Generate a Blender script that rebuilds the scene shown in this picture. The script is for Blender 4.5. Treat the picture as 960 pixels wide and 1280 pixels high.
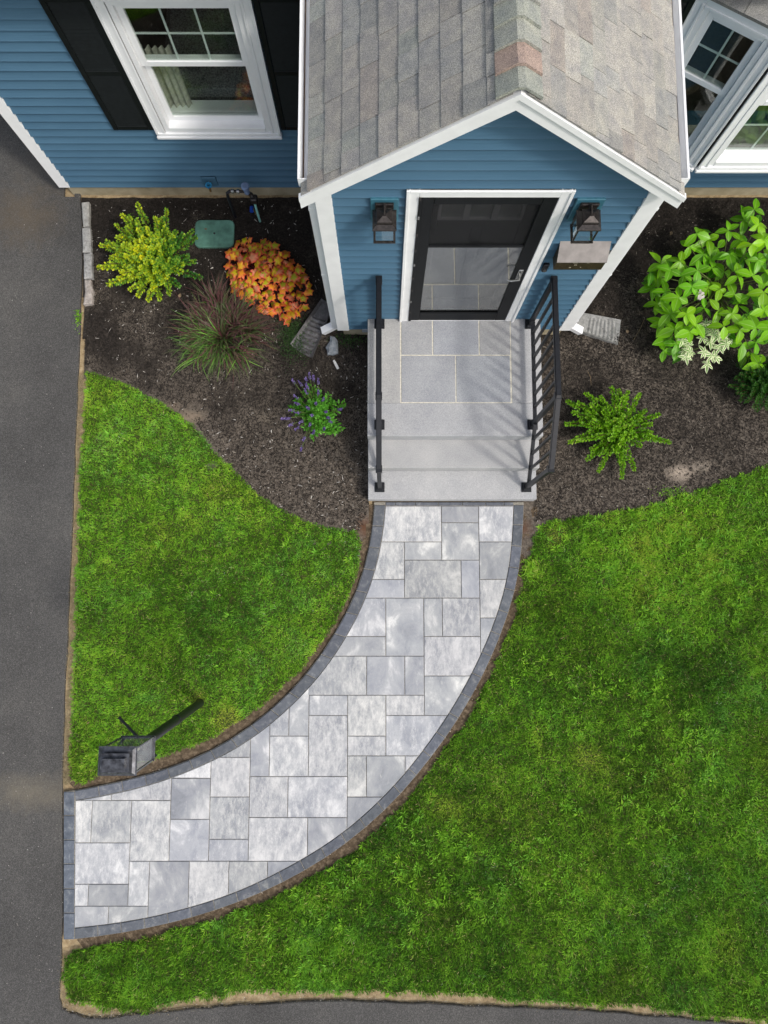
import bpy, bmesh, math, random
import numpy as np
from mathutils import Vector, Matrix
random.seed(7); RNG = np.random.default_rng(7)
R = math.radians
sc = bpy.context.scene
C = sc.collection
for o in list(bpy.data.objects): bpy.data.objects.remove(o)

# ------------------------------------------------------------------ camera
CAM_H = 7.03; F = 887.0; TILT = math.atan(102/887.0)
cam = bpy.data.cameras.new('camera'); co = bpy.data.objects.new('camera', cam); C.objects.link(co)
cam.sensor_fit = 'VERTICAL'; cam.sensor_height = 36.0; cam.lens = F/1280*36.0
cam.clip_start = .05; cam.clip_end = 600
co.location = (0, 0, CAM_H); co.rotation_euler = (TILT, 0, 0)
sc.camera = co
sc.render.resolution_x = 768; sc.render.resolution_y = 1024
# ------------------------------------------------------------------ light
SUN_AZ = Vector((.80, -.60)); SUN_EL = R(50)
w = bpy.data.worlds.new('World'); sc.world = w; w.use_nodes = True
wn = w.node_tree.nodes; wl = w.node_tree.links
bg = wn['Background']; sky = wn.new('ShaderNodeTexSky'); sky.sky_type = 'NISHITA'
sky.sun_disc = False; sky.sun_elevation = SUN_EL; sky.sun_rotation = math.atan2(SUN_AZ.x, SUN_AZ.y)
sky.air_density = 1.0; sky.dust_density = 4.0; sky.ozone_density = .6
hs = wn.new('ShaderNodeHueSaturation'); hs.inputs['Saturation'].default_value = .55   # hazy, whitish sky
wl.new(sky.outputs[0], hs.inputs['Color']); wl.new(hs.outputs[0], bg.inputs[0]); bg.inputs[1].default_value = .15
sl = bpy.data.lights.new('sun', 'SUN'); so = bpy.data.objects.new('sun', sl); C.objects.link(so)
sl.energy = 1.3; sl.angle = R(6); sl.color = (1, .95, .87)
d = Vector((-SUN_AZ.x*math.cos(SUN_EL), -SUN_AZ.y*math.cos(SUN_EL), -math.sin(SUN_EL)))
so.rotation_euler = d.to_track_quat('-Z', 'Y').to_euler(); so.location = (6, -5, 9)
sc.view_settings.view_transform = 'Standard'; sc.view_settings.look = 'None'
sc.view_settings.exposure = .33; sc.view_settings.gamma = 1

# ------------------------------------------------------------------ measuring helpers
ct, st = math.cos(TILT), math.sin(TILT)
def ray(px, py):
    u = (px-480)/F; v = (640-py)/F
    return u, v*ct+st, v*st-ct
def at(px, py, z=0.0):
    a, b, c = ray(px, py); k = (z-CAM_H)/c
    return Vector((a*k, b*k, z))
def on(px, py, Y):
    a, b, c = ray(px, py); k = Y/b
    return Vector((a*k, Y, CAM_H+c*k))

# ------------------------------------------------------------------ mesh helpers
class MB:
    def __init__(s): s.v = []; s.f = []; s.sm = False
    def add(s, vs, fs):
        n = len(s.v); s.v += [tuple(p) for p in vs]; s.f += [tuple(i+n for i in f) for f in fs]; return s
    def box(s, a, b):
        x0, y0, z0 = a; x1, y1, z1 = b
        if x0 > x1: x0, x1 = x1, x0
        if y0 > y1: y0, y1 = y1, y0
        if z0 > z1: z0, z1 = z1, z0
        return s.add([(x0,y0,z0),(x1,y0,z0),(x1,y1,z0),(x0,y1,z0),(x0,y0,z1),(x1,y0,z1),(x1,y1,z1),(x0,y1,z1)],
                     [(0,3,2,1),(4,5,6,7),(0,1,5,4),(1,2,6,5),(2,3,7,6),(3,0,4,7)])
    def bbox(s, a, b, c=.004):          # box with chamfered edges
        bm = bmesh.new(); m = MB().box(a, b)
        vs = [bm.verts.new(p) for p in m.v]
        for f in m.f: bm.faces.new([vs[i] for i in f])
        bmesh.ops.bevel(bm, geom=bm.edges[:], offset=c, segments=1, affect='EDGES')
        bm.verts.index_update()
        s.add([v.co[:] for v in bm.verts], [[v.index for v in f.verts] for f in bm.faces]); bm.free(); return s
    def bar(s, p, q, wd, hd, up=(0,0,1)):   # rectangular bar p->q
        p = Vector(p); q = Vector(q); t = (q-p).normalized(); u = Vector(up)
        if abs(t.dot(u)) > .98: u = Vector((0,1,0))
        r = t.cross(u).normalized()*wd/2; u = r.cross(t).normalized()*hd/2
        vs = [e+a*r+b*u for e in (p, q) for a, b in ((-1,-1),(1,-1),(1,1),(-1,1))]
        return s.add(vs, [(3,2,1,0),(4,5,6,7),(0,1,5,4),(1,2,6,5),(2,3,7,6),(3,0,4,7)])
    def tube(s, pts, rad, n=8, cap=True):
        pts = [Vector(p) for p in pts]; k = len(pts)
        rr = rad if isinstance(rad, (list, tuple)) else [rad]*k
        base = len(s.v); ref = None
        for i, p in enumerate(pts):
            t = (pts[min(i+1,k-1)]-pts[max(i-1,0)]).normalized()
            if ref is None: ref = t.orthogonal().normalized()
            ref = (ref-t*ref.dot(t)).normalized(); b = t.cross(ref)
            for j in range(n):
                a = 2*math.pi*j/n
                s.v.append(tuple(p+(ref*math.cos(a)+b*math.sin(a))*rr[i]))
        for i in range(k-1):
            for j in range(n):
                s.f.append((base+i*n+j, base+i*n+(j+1)%n, base+(i+1)*n+(j+1)%n, base+(i+1)*n+j))
        if cap:
            s.f.append(tuple(base+j for j in range(n))[::-1]); s.f.append(tuple(base+(k-1)*n+j for j in range(n)))
        return s
    def prism(s, poly, z0, z1, ch=0.0, tops=None):   # poly CCW in XY; chamfered top
        n = len(poly)
        ins = inset(poly, ch) if ch else poly
        vs = [(x, y, z0) for x, y in poly]+[(x, y, z1-ch) for x, y in poly]
        fs = [tuple(range(n))[::-1]]
        for i in range(n): fs.append((i, (i+1)%n, n+(i+1)%n, n+i))
        if ch:
            vs += [(x, y, z1) for x, y in ins]
            for i in range(n): fs.append((n+i, n+(i+1)%n, 2*n+(i+1)%n, 2*n+i))
            fs.append(tuple(2*n+i for i in range(n)))
        else: fs.append(tuple(n+i for i in range(n)))
        return s.add(vs, fs)
    def mesh(s, name, m=None):
        me = bpy.data.meshes.new(name); me.from_pydata(s.v, [], s.f); me.validate(); me.update()
        if m: me.materials.append(m)
        if s.sm: me.polygons.foreach_set('use_smooth', [True]*len(me.polygons))
        return me
    def build(s, name, m, parent=None, **k):
        o = bpy.data.objects.new(name, s.mesh(name, m)); C.objects.link(o)
        if parent is not None: o.parent = parent
        tag(o, **k); return o
def inset(poly, d):
    n = len(poly); out = []
    for i in range(n):
        p0 = Vector(poly[i-1][:2]); p = Vector(poly[i][:2]); p1 = Vector(poly[(i+1)%n][:2])
        a = (p-p0); b = (p1-p)
        if a.length < 1e-7 or b.length < 1e-7: out.append((p.x, p.y)); continue
        a.normalize(); b.normalize()
        n1 = Vector((-a.y, a.x)); n2 = Vector((-b.y, b.x)); m = n1+n2
        if m.length < 1e-4: m = n1
        m.normalize(); k = d/max(.35, m.dot(n1)); q = p+m*k
        out.append((q.x, q.y))
    return out
def clip(poly, rect):                  # Sutherland-Hodgman, any polygon against an axis aligned rect
    x0, y0, x1, y1 = rect
    for ax, val, sg in ((0, x0, 1), (0, x1, -1), (1, y0, 1), (1, y1, -1)):
        out = []
        for i in range(len(poly)):
            a = poly[i-1]; b = poly[i]; da = sg*(a[ax]-val); db = sg*(b[ax]-val)
            if (da >= 0) != (db >= 0):
                t = da/(da-db); out.append((a[0]+t*(b[0]-a[0]), a[1]+t*(b[1]-a[1])))
            if db >= 0: out.append(b)
        poly = out
        if len(poly) < 3: return []
    return poly
def area(p): return .5*sum(p[i-1][0]*p[i][1]-p[i][0]*p[i-1][1] for i in range(len(p)))
def clean(p, e=.002):
    out = []
    for q in p:
        if not out or (abs(q[0]-out[-1][0])+abs(q[1]-out[-1][1])) > e: out.append(q)
    while len(out) > 2 and abs(out[0][0]-out[-1][0])+abs(out[0][1]-out[-1][1]) < e: out.pop()
    return out
def tag(o, label=None, cat=None, group=None, kind=None, color=None):
    if label: o['label'] = label
    if cat: o['category'] = cat
    if group: o['group'] = group
    if kind: o['kind'] = kind
    if color: o.color = (*color, 1)
def thing(name, loc=(0,0,0), rz=0, **k):
    o = bpy.data.objects.new(name, None); C.objects.link(o); o.location = loc; o.rotation_euler.z = rz
    o.empty_display_size = .1; tag(o, **k); return o
def rehome(o):                          # parts were given in world space: hang them under the thing's base
    for c in o.children:
        c.matrix_parent_inverse = Matrix.Translation(-Vector(o.location)) if o.rotation_euler.z == 0 else o.matrix_basis.inverted()
def catmull(pts, n=6):
    out = []; k = len(pts)
    for i in range(k-1):
        p0 = pts[max(i-1,0)]; p1 = pts[i]; p2 = pts[i+1]; p3 = pts[min(i+2,k-1)]
        for j in range(n):
            t = j/n
            out.append(tuple(.5*((2*b)+(c-a)*t+(2*a-5*b+4*c-d)*t*t+(-a+3*b-3*c+d)*t**3) for a, b, c, d in zip(p0, p1, p2, p3)))
    out.append(tuple(pts[-1])); return out
def inside(poly, X, Y):
    r = np.zeros(len(X), bool); n = len(poly)
    for i in range(n):
        x0, y0 = poly[i-1][:2]; x1, y1 = poly[i][:2]
        if y0 == y1: continue
        c = ((Y < y0) != (Y < y1)) & (X < (x1-x0)*(Y-y0)/(y1-y0)+x0)
        r ^= c
    return r
def np_mesh(name, V, Fs, m, parent=None, attr=None, smooth=False, **k):
    me = bpy.data.meshes.new(name); nv = len(V); nf = len(Fs); w_ = Fs.shape[1]
    me.vertices.add(nv); me.vertices.foreach_set('co', V.astype(np.float32).ravel())
    me.loops.add(nf*w_); me.loops.foreach_set('vertex_index', Fs.astype(np.int32).ravel())
    me.polygons.add(nf); me.polygons.foreach_set('loop_start', np.arange(0, nf*w_, w_, dtype=np.int32))
    me.update(calc_edges=True)
    for an, av in (attr or {}).items():
        a = me.attributes.new(an, 'FLOAT', 'POINT'); a.data.foreach_set('value', av.astype(np.float32))
    if smooth: me.polygons.foreach_set('use_smooth', np.ones(nf, bool))
    me.materials.append(m)
    o = bpy.data.objects.new(name, me); C.objects.link(o)
    if parent is not None: o.parent = parent
    tag(o, **k); return o
def vnoise(x, y, seed=0):               # cheap value noise, numpy
    xi = np.floor(x).astype(int); yi = np.floor(y).astype(int); fx = x-xi; fy = y-yi
    fx = fx*fx*(3-2*fx); fy = fy*fy*(3-2*fy)
    def h(a, b):
        n = np.sin(a*127.1+b*311.7+seed*74.7)*43758.5453; return n-np.floor(n)
    return (h(xi,yi)*(1-fx)+h(xi+1,yi)*fx)*(1-fy)+(h(xi,yi+1)*(1-fx)+h(xi+1,yi+1)*fx)*fy
def fbm(x, y, seed=0): return .55*vnoise(x,y,seed)+.3*vnoise(x*2.1,y*2.1,seed+1)+.15*vnoise(x*4.3,y*4.3,seed+2)

# ------------------------------------------------------------------ materials
class Mat:
    def __init__(s, name, rough=.6, spec=.4, metal=0):
        s.m = bpy.data.materials.new(name); s.m.use_nodes = True; s.n = s.m.node_tree.nodes; s.l = s.m.node_tree.links
        s.b = s.n['Principled BSDF']; s.b.inputs['Roughness'].default_value = rough
        s.b.inputs['Specular IOR Level'].default_value = spec; s.b.inputs['Metallic'].default_value = metal
        s._c = None
    def coord(s, kind='pos'):
        if kind == 'pos':
            g = s.n.new('ShaderNodeNewGeometry'); return g.outputs['Position']
        if kind == 'obj': return s.n.new('ShaderNodeTexCoord').outputs['Object']
    def noise(s, scale, detail=4, rough=.55, co=None, stretch=None, dist=0):
        t = s.n.new('ShaderNodeTexNoise'); t.inputs['Scale'].default_value = scale; t.inputs['Detail'].default_value = detail
        t.inputs['Roughness'].default_value = rough; t.inputs['Distortion'].default_value = dist
        co = co or s.coord()
        if stretch:
            mp = s.n.new('ShaderNodeMapping'); mp.inputs['Scale'].default_value = stretch; s.l.new(co, mp.inputs[0]); co = mp.outputs[0]
        s.l.new(co, t.inputs['Vector']); return t.outputs['Fac']
    def ramp(s, fac, stops):
        r = s.n.new('ShaderNodeValToRGB'); e = r.color_ramp.elements
        while len(e) < len(stops): e.new(.5)
        for i, (p, c) in enumerate(stops):
            e[i].position = p; e[i].color = (*c, 1) if len(c) == 3 else c
        s.l.new(fac, r.inputs[0]); return r.outputs[0]
    def mix(s, fac, a, b, mode='MIX'):
        m = s.n.new('ShaderNodeMix'); m.data_type = 'RGBA'; m.blend_type = mode
        for sock, v in ((m.inputs[0], fac), (m.inputs[6], a), (m.inputs[7], b)):
            if isinstance(v, (int, float)): sock.default_value = v
            elif isinstance(v, tuple): sock.default_value = (*v, 1) if len(v) == 3 else v
            else: s.l.new(v, sock)
        return m.outputs[2]
    def math(s, op, a, b=0.0):
        m = s.n.new('ShaderNodeMath'); m.operation = op
        for i, v in ((0, a), (1, b)):
            if isinstance(v, (int, float)): m.inputs[i].default_value = v
            else: s.l.new(v, m.inputs[i])
        return m.outputs[0]
    def attr(s, name):
        a = s.n.new('ShaderNodeAttribute'); a.attribute_name = name; return a.outputs['Fac']
    def objcol(s): return s.n.new('ShaderNodeObjectInfo').outputs['Color']
    def objrand(s): return s.n.new('ShaderNodeObjectInfo').outputs['Random']
    def col(s, c):
        if isinstance(c, tuple): s.b.inputs['Base Color'].default_value = (*c, 1)
        else: s.l.new(c, s.b.inputs['Base Color'])
        return s
    def bump(s, h, strength=.3, dist=.01):
        b = s.n.new('ShaderNodeBump'); b.inputs['Strength'].default_value = strength; b.inputs['Distance'].default_value = dist
        s.l.new(h, b.inputs['Height']); s.l.new(b.outputs[0], s.b.inputs['Normal']); return s
    def rough(s, v): s.l.new(v, s.b.inputs['Roughness']); return s
    def leafy(s, amt=.3, tint=None):       # thin leaf: some light passes through
        t = s.n.new('ShaderNodeBsdfTranslucent'); mx = s.n.new('ShaderNodeMixShader'); mx.inputs[0].default_value = amt
        src = s.b.inputs['Base Color']
        if src.links: s.l.new(src.links[0].from_socket, t.inputs[0])
        else: t.inputs[0].default_value = src.default_value
        out = s.n['Material Output']
        s.l.new(s.b.outputs[0], mx.inputs[1]); s.l.new(t.outputs[0], mx.inputs[2]); s.l.new(mx.outputs[0], out.inputs[0]); return s
def spot(m, x, y, rx, ry, edge_noise=.5):   # 0..1 mask of a stain-shaped patch at a place in the world
    g = m.coord(); s = m.n.new('ShaderNodeSeparateXYZ'); m.l.new(g, s.inputs[0])
    dx = m.math('DIVIDE', m.math('SUBTRACT', s.outputs[0], x), rx); dy = m.math('DIVIDE', m.math('SUBTRACT', s.outputs[1], y), ry)
    r = m.math('SQRT', m.math('ADD', m.math('MULTIPLY', dx, dx), m.math('MULTIPLY', dy, dy)))
    r = m.math('ADD', r, m.math('MULTIPLY', m.math('SUBTRACT', m.noise(7, 8, .75), .5), edge_noise*3.4))
    return m.math('SUBTRACT', 1.0, m.math('MINIMUM', 1.0, m.math('MAXIMUM', 0.0, r)))
M = {}
def simple(name, c, rough=.5, spec=.4, metal=0, var=.06, sc_=30, bump=0):
    m = Mat(name, rough, spec, metal); n = m.noise(sc_, 4)
    lo = tuple(max(0, x*(1-var*2.2)) for x in c); hi = tuple(min(1, x*(1+var*2.2)) for x in c)
    m.col(m.ramp(n, [(.3, lo), (.7, hi)]))
    if bump: m.bump(m.noise(sc_*4, 5), bump, .004)
    M[name] = m.m; return m.m
simple('white_trim', (.84, .85, .85), .35, .4, var=.02, sc_=9)
simple('white_vinyl', (.82, .83, .84), .28, .5, var=.012, sc_=12)
simple('black_metal', (.011, .012, .015), .40, .38, var=.15, sc_=40)
simple('bronze', (.040, .034, .032), .36, .5, .5, var=.25, sc_=50)
simple('dark_metal', (.085, .088, .098), .26, .6, .5, var=.3, sc_=30)
simple('mail_lid', (.27, .245, .23), .45, .5, .3, var=.08, sc_=14)
simple('mail_face', (.055, .042, .022), .5, .4, .4, var=.2, sc_=60)
simple('brass_speck', (.35, .32, .24), .5, .4, .3)
simple('shutter', (.0055, .0075, .008), .55, .22, var=.15)
simple('block_blue', (.038, .140, .195), .45, .4, var=.06)
simple('cover_green', (.10, .23, .18), .55, .3, var=.16, sc_=11, bump=.15)
simple('pipe_grey', (.30, .33, .38), .4, .5, var=.1)
simple('pipe_black', (.012, .012, .015), .35, .5)
simple('dome_blue', (.15, .21, .34), .45, .4, var=.15)
simple('valve_teal', (.25, .55, .50), .4, .5)
simple('cap_blue', (.01, .06, .40), .4, .5)
simple('tap_brass', (.30, .20, .09), .35, .6, .8)
simple('tap_blue', (.03, .22, .42), .4, .4)
simple('door_black', (.007, .008, .0095), .5, .18, var=.1)
simple('lite_grey', (.11, .11, .115), .35, .5)
simple('nickel', (.35, .35, .34), .25, .5, .9)
simple('mortar', (.62, .59, .50), .85, .1, var=.1, sc_=60)
simple('interior', (.30, .29, .27), .8, .2)
simple('interior_dark', (.11, .105, .09), .8, .2)
simple('curtain', (.50, .47, .42), .9, .1, var=.1, sc_=25)
simple('quilt', (.26, .26, .27), .9, .1, var=.3, sc_=80)
simple('bulb', (.55, .50, .38), .3, .5)
simple('white_plastic', (.75, .75, .73), .4, .4)
simple('stem_brown', (.10, .06, .035), .8, .2, var=.2)
simple('stem_green', (.09, .14, .03), .7, .2, var=.2)
simple('twig', (.22, .16, .10), .9, .1, var=.3)
m = Mat('siding', .48, .35)
n = m.noise(3, 3, co=m.coord(), stretch=(.5, 1, 1)); n2 = m.noise(120, 3, stretch=(.04, 1, 1))
c = m.ramp(n, [(.3, (.054, .124, .196)), (.7, (.067, .146, .222))])
c = m.mix(.10, c, m.ramp(n2, [(.3, (.04, .11, .19)), (.7, (.11, .25, .38))])); c = m.mix(1.0, c, m.objcol(), 'MULTIPLY')
m.col(c).bump(n2, .12, .002); M['siding'] = m.m
m = Mat('foundation', .9, .15)
m.col(m.ramp(m.noise(7, 6), [(.3, (.30, .26, .17)), (.7, (.46, .40, .28))])).bump(m.noise(60, 5), .4, .004); M['foundation'] = m.m
m = Mat('shingle', .92, .15)
g = m.noise(210, 3, .75); big = m.noise(14, 4, stretch=(1, 1, 1))
c = m.mix(1.0, m.objcol(), m.ramp(g, [(.30, (.38, .38, .38)), (.5, (1.10, 1.10, 1.10)), (.70, (1.95, 1.92, 1.86))]), 'MULTIPLY')
c = m.mix(1.0, c, m.ramp(big, [(.3, (.80, .81, .84)), (.7, (1.14, 1.12, 1.06))]), 'MULTIPLY')
m.col(c).bump(g, .6, .002); M['shingle'] = m.m
m = Mat('paver', .75, .25)
off = m.n.new('ShaderNodeVectorMath'); off.operation = 'MULTIPLY_ADD'
cb = m.n.new('ShaderNodeCombineXYZ'); rr = m.objrand(); m.l.new(rr, cb.inputs[0]); m.l.new(rr, cb.inputs[1]); m.l.new(rr, cb.inputs[2])
m.l.new(cb.outputs[0], off.inputs[0]); off.inputs[1].default_value = (37, 53, 19); m.l.new(m.coord(), off.inputs[2])
pc = off.outputs[0]
sw = m.noise(4.2, 6, .62, co=pc, stretch=(1, .7, 1), dist=.5); sw2 = m.noise(12, 10, .86, co=pc, stretch=(1.5, .6, 1), dist=.1)
c = m.ramp(sw, [(.28, (.23, .244, .268)), (.44, (.325, .338, .36)), (.56, (.40, .41, .42)), (.68, (.66, .66, .645))])
c = m.mix(m.ramp(m.math('ADD', sw2, m.math('MULTIPLY', m.math('SUBTRACT', rr, .55), .20)), [(.47, (0, 0, 0)), (.68, (.92, .92, .92))]), c, (.70, .695, .67))
c = m.mix(m.ramp(m.noise(22, 9, .85, co=pc, stretch=(1, .8, 1)), [(.52, (0, 0, 0)), (.74, (.42, .42, .42))]), c, (.22, .24, .28))
c = m.mix(1.0, c, m.ramp(m.noise(260, 3), [(.3, (.88, .88, .88)), (.7, (1.10, 1.10, 1.10))]), 'MULTIPLY'); c = m.mix(1.0, c, m.objcol(), 'MULTIPLY')
m.col(c).bump(m.noise(70, 6, .7, co=pc), .25, .003); M['paver'] = m.m
m = Mat('border_paver', .75, .25)
sw = m.noise(16, 6, .7, stretch=(1, 1, 1), dist=.4)
c = m.ramp(sw, [(.3, (.078, .088, .104)), (.55, (.125, .136, .156)), (.74, (.26, .265, .26))]); c = m.mix(1.0, c, m.objcol(), 'MULTIPLY')
c = m.mix(1.0, c, m.ramp(m.noise(260, 3), [(.3, (.82, .82, .82)), (.7, (1.15, 1.15, 1.15))]), 'MULTIPLY')
m.col(c).bump(m.noise(90, 6, .7), .3, .003); M['border_paver'] = m.m
m = Mat('joint_sand', .95, .1); m.col(m.ramp(m.noise(80, 4), [(.3, (.16, .15, .13)), (.7, (.38, .36, .31))])); M['joint_sand'] = m.m
m = Mat('granite_step', .8, .25)
c = m.ramp(m.noise(150, 5, .8), [(.28, (.22, .227, .235)), (.5, (.405, .412, .42)), (.72, (.60, .60, .60))])
c = m.mix(1.0, c, m.ramp(m.noise(3.2, 5, .6), [(.3, (.84, .845, .86)), (.7, (1.10, 1.09, 1.07))]), 'MULTIPLY')
sp = m.ramp(m.noise(420, 2, .5), [(.62, (1, 1, 1)), (.74, (.62, .62, .63))]); c = m.mix(1.0, c, sp, 'MULTIPLY'); c = m.mix(1.0, c, m.objcol(), 'MULTIPLY')
m.col(c).bump(m.noise(160, 5, .8), .35, .003); M['granite_step'] = m.m
m = Mat('asphalt', .88, .25)
c = m.ramp(m.noise(120, 6, .85), [(.30, (.026, .0255, .0245)), (.50, (.070, .0685, .066)), (.70, (.215, .21, .20))])
c = m.mix(1.0, c, m.ramp(m.noise(1.1, 6, .62), [(.28, (.74, .74, .74)), (.5, (1, 1, 1)), (.75, (1.32, 1.30, 1.26))]), 'MULTIPLY')
c = m.mix(m.math('MULTIPLY', m.ramp(m.noise(260, 2), [(.70, (0,0,0)), (.76, (1,1,1))]), .7), c, (.30, .29, .27))
a = at(40, 990)
c = m.mix(m.math('MULTIPLY', spot(m, a.x, a.y, .65, .22, .5), .55), c, (.20, .175, .13))
a = at(30, 270); c = m.mix(m.math('MULTIPLY', spot(m, a.x, a.y, .5, .45, .6), .55), c, (.13, .10, .065))
a = at(60, 205); c = m.mix(m.math('MULTIPLY', spot(m, a.x, a.y, .5, .35, .6), .5), c, (.11, .10, .085))
m.col(c).bump(m.noise(190, 4, .8), .7, .005); M['asphalt'] = m.m
m = Mat('soil', .95, .1)
c = m.ramp(m.noise(22, 6, .7), [(.28, (.20, .14, .075)), (.5, (.40, .30, .175)), (.75, (.60, .49, .32))])
c = m.mix(m.ramp(m.noise(120, 3), [(.66, (0,0,0)), (.74, (1,1,1))]), c, (.50, .46, .40))
m.col(c).bump(m.noise(60, 6, .8), .9, .012); M['soil'] = m.m
m = Mat('wet_soil', .95, .1)
c = m.ramp(m.noise(26, 6, .7), [(.28, (.045, .033, .022)), (.5, (.115, .085, .056)), (.75, (.28, .215, .145))])
m.col(c).bump(m.noise(70, 6, .8), .9, .01); M['wet_soil'] = m.m
m = Mat('mulch', .95, .12)
c = m.ramp(m.noise(46, 6, .75), [(.28, (.010, .009, .008)), (.52, (.034, .029, .025)), (.78, (.10, .085, .07))])
# dry, faded mulch and bare dirt away from the house
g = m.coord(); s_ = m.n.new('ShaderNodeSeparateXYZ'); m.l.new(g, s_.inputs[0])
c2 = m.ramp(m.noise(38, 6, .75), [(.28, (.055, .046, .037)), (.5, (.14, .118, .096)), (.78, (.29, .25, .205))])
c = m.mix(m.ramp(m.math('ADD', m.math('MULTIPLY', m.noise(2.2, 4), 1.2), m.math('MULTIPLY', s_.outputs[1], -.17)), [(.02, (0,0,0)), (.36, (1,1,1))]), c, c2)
for (px, py, rx, ry, k, cc) in ((235, 522, .22, .10, .85, (.30, .235, .17)), (215, 508, .16, .08, .7, (.26, .20, .15)), (650, 660, .14, .16, .9, (.12, .055, .03)), (850, 592, .18, .10, 1.0, (.42, .35, .28)), (878, 583, .14, .06, .7, (.35, .30, .24)), (735, 605, .30, .10, .4, (.18,.15,.12)), (245, 500, .22, .13, .5, (.17,.14,.11)), (330, 520, .25, .12, .35, (.2,.17,.13)), (455, 660, .10, .16, .9, (.13, .062, .034))):
    a = at(px, py); c = m.mix(m.math('MULTIPLY', spot(m, a.x, a.y, rx, ry, .45), k), c, cc)
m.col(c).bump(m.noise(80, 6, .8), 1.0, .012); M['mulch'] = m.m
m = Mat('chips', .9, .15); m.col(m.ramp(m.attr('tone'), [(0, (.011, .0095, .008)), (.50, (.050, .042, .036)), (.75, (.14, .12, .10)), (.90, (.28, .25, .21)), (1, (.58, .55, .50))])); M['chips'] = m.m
m = Mat('clod', .95, .1); m.col(m.ramp(m.attr('tone'), [(0, (.045, .030, .02)), (.6, (.15, .105, .07)), (.9, (.33, .26, .18)), (1, (.6, .56, .5))])); M['clod'] = m.m
m = Mat('grit', .85, .2); m.col(m.ramp(m.attr('tone'), [(0, (.10, .09, .08)), (.6, (.28, .25, .21)), (1, (.62, .60, .56))])); M['grit'] = m.m
m = Mat('turf_soil', .95, .1); m.col(m.ramp(m.noise(30, 5), [(.3, (.022, .045, .008)), (.7, (.075, .085, .025))])); M['turf_soil'] = m.m
m = Mat('far_grass', .9, .1); m.col(m.ramp(m.noise(3, 8, .7), [(.3, (.03, .085, .010)), (.7, (.075, .17, .022))])).bump(m.noise(60, 5), .8, .02); M['far_grass'] = m.m
m = Mat('grass', .6, .12)
t = m.attr('tone')
c = m.ramp(t, [(0, (.018, .062, .004)), (.30, (.058, .165, .008)), (.58, (.150, .355, .020)), (.85, (.29, .61, .040)), (.92, (.38, .54, .06)), (1, (.55, .50, .22))])
h_ = m.attr('hue'); c = m.mix(m.ramp(h_, [(.60, (0,0,0)), (1, (.42,.42,.42))]), c, m.mix(1.0, c, (1.55, .80, 1.6), 'MULTIPLY')); c = m.mix(m.ramp(h_, [(0, (.45,.45,.45)), (.42, (0,0,0))]), c, m.mix(1.0, c, (.50, .84, 3.0), 'MULTIPLY'))
m.col(c).leafy(.3); M['grass'] = m.m
m = Mat('dry_grass', .7, .2); m.col(m.ramp(m.attr('tone'), [(0, (.14, .11, .05)), (1, (.40, .33, .20))])); M['dry_grass'] = m.m
def leafmat(name, stops, rough=.45, tr=.3, spec=.35):
    m = Mat(name, rough, spec); m.col(m.ramp(m.attr('tone'), stops)); m.leafy(tr); M[name] = m.m
leafmat('privet_leaf', [(0, (.030, .13, .022)), (.30, (.11, .30, .03)), (.55, (.34, .52, .03)), (.82, (.62, .70, .02)), (1, (.85, .78, .01))])
leafmat('box_leaf', [(0, (.022, .09, .006)), (.5, (.13, .33, .008)), (.85, (.27, .54, .015)), (1, (.34, .44, .06))])
leafmat('dark_leaf', [(0, (.010, .055, .008)), (.5, (.03, .13, .010)), (1, (.09, .28, .02))])
leafmat('salvia_leaf', [(0, (.022, .10, .012)), (.5, (.09, .32, .02)), (1, (.20, .58, .06))])
leafmat('moss_leaf', [(0, (.018, .045, .012)), (.5, (.04, .10, .022)), (1, (.09, .18, .04))])
leafmat('fountain_blade', [(0, (.13, .055, .055)), (.25, (.085, .10, .045)), (.55, (.11, .23, .045)), (1, (.24, .50, .07))], .5, .2)
leafmat('plume', [(0, (.09, .035, .035)), (1, (.26, .13, .12))], .8, .2)
leafmat('flower_purple', [(0, (.10, .06, .22)), (1, (.26, .20, .45))], .7, .2)
m = Mat('hydrangea_leaf', .38, .4)
e = m.attr('edge'); c = m.mix(m.ramp(e, [(0, (1,1,1)), (.12, (0,0,0))]), m.objcol(), (.34, .60, .12)); m.col(c).leafy(.32); M['hydrangea_leaf'] = m.m
m = Mat('heuchera_leaf', .42, .35)
e = m.attr('edge'); nz = m.noise(26, 4)
e2 = m.math('ADD', e, m.math('MULTIPLY', m.math('SUBTRACT', nz, .5), 1.1))
c = m.mix(m.ramp(e2, [(.36, (0,0,0)), (.95, (1,1,1))]), m.objcol(), (.86, .14, .07))
c = m.mix(m.ramp(e, [(0, (1,1,1)), (.13, (0,0,0))]), c, (.50, .05, .07)); m.col(c).leafy(.3); M['heuchera_leaf'] = m.m
m = Mat('variegated_leaf', .45, .3)
e = m.attr('edge'); c = m.mix(m.ramp(e, [(.30, (0,0,0)), (.50, (1,1,1))]), (.14, .36, .04), (.85, .88, .58)); m.col(c).leafy(.3); M['variegated_leaf'] = m.m
m = Mat('curb_stone', .85, .2)
c = m.ramp(m.noise(28, 6, .75), [(.3, (.20, .195, .18)), (.5, (.36, .355, .34)), (.75, (.58, .57, .55))]); c = m.mix(1.0, c, m.objcol(), 'MULTIPLY'); m.col(c).bump(m.noise(35, 6, .75), .9, .012); M['curb_stone'] = m.m
m = Mat('rock', .8, .25); m.col(m.ramp(m.noise(22, 6, .75), [(.3, (.14, .16, .18)), (.7, (.34, .37, .40))])).bump(m.noise(45, 5), .7, .01); M['rock'] = m.m
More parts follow.
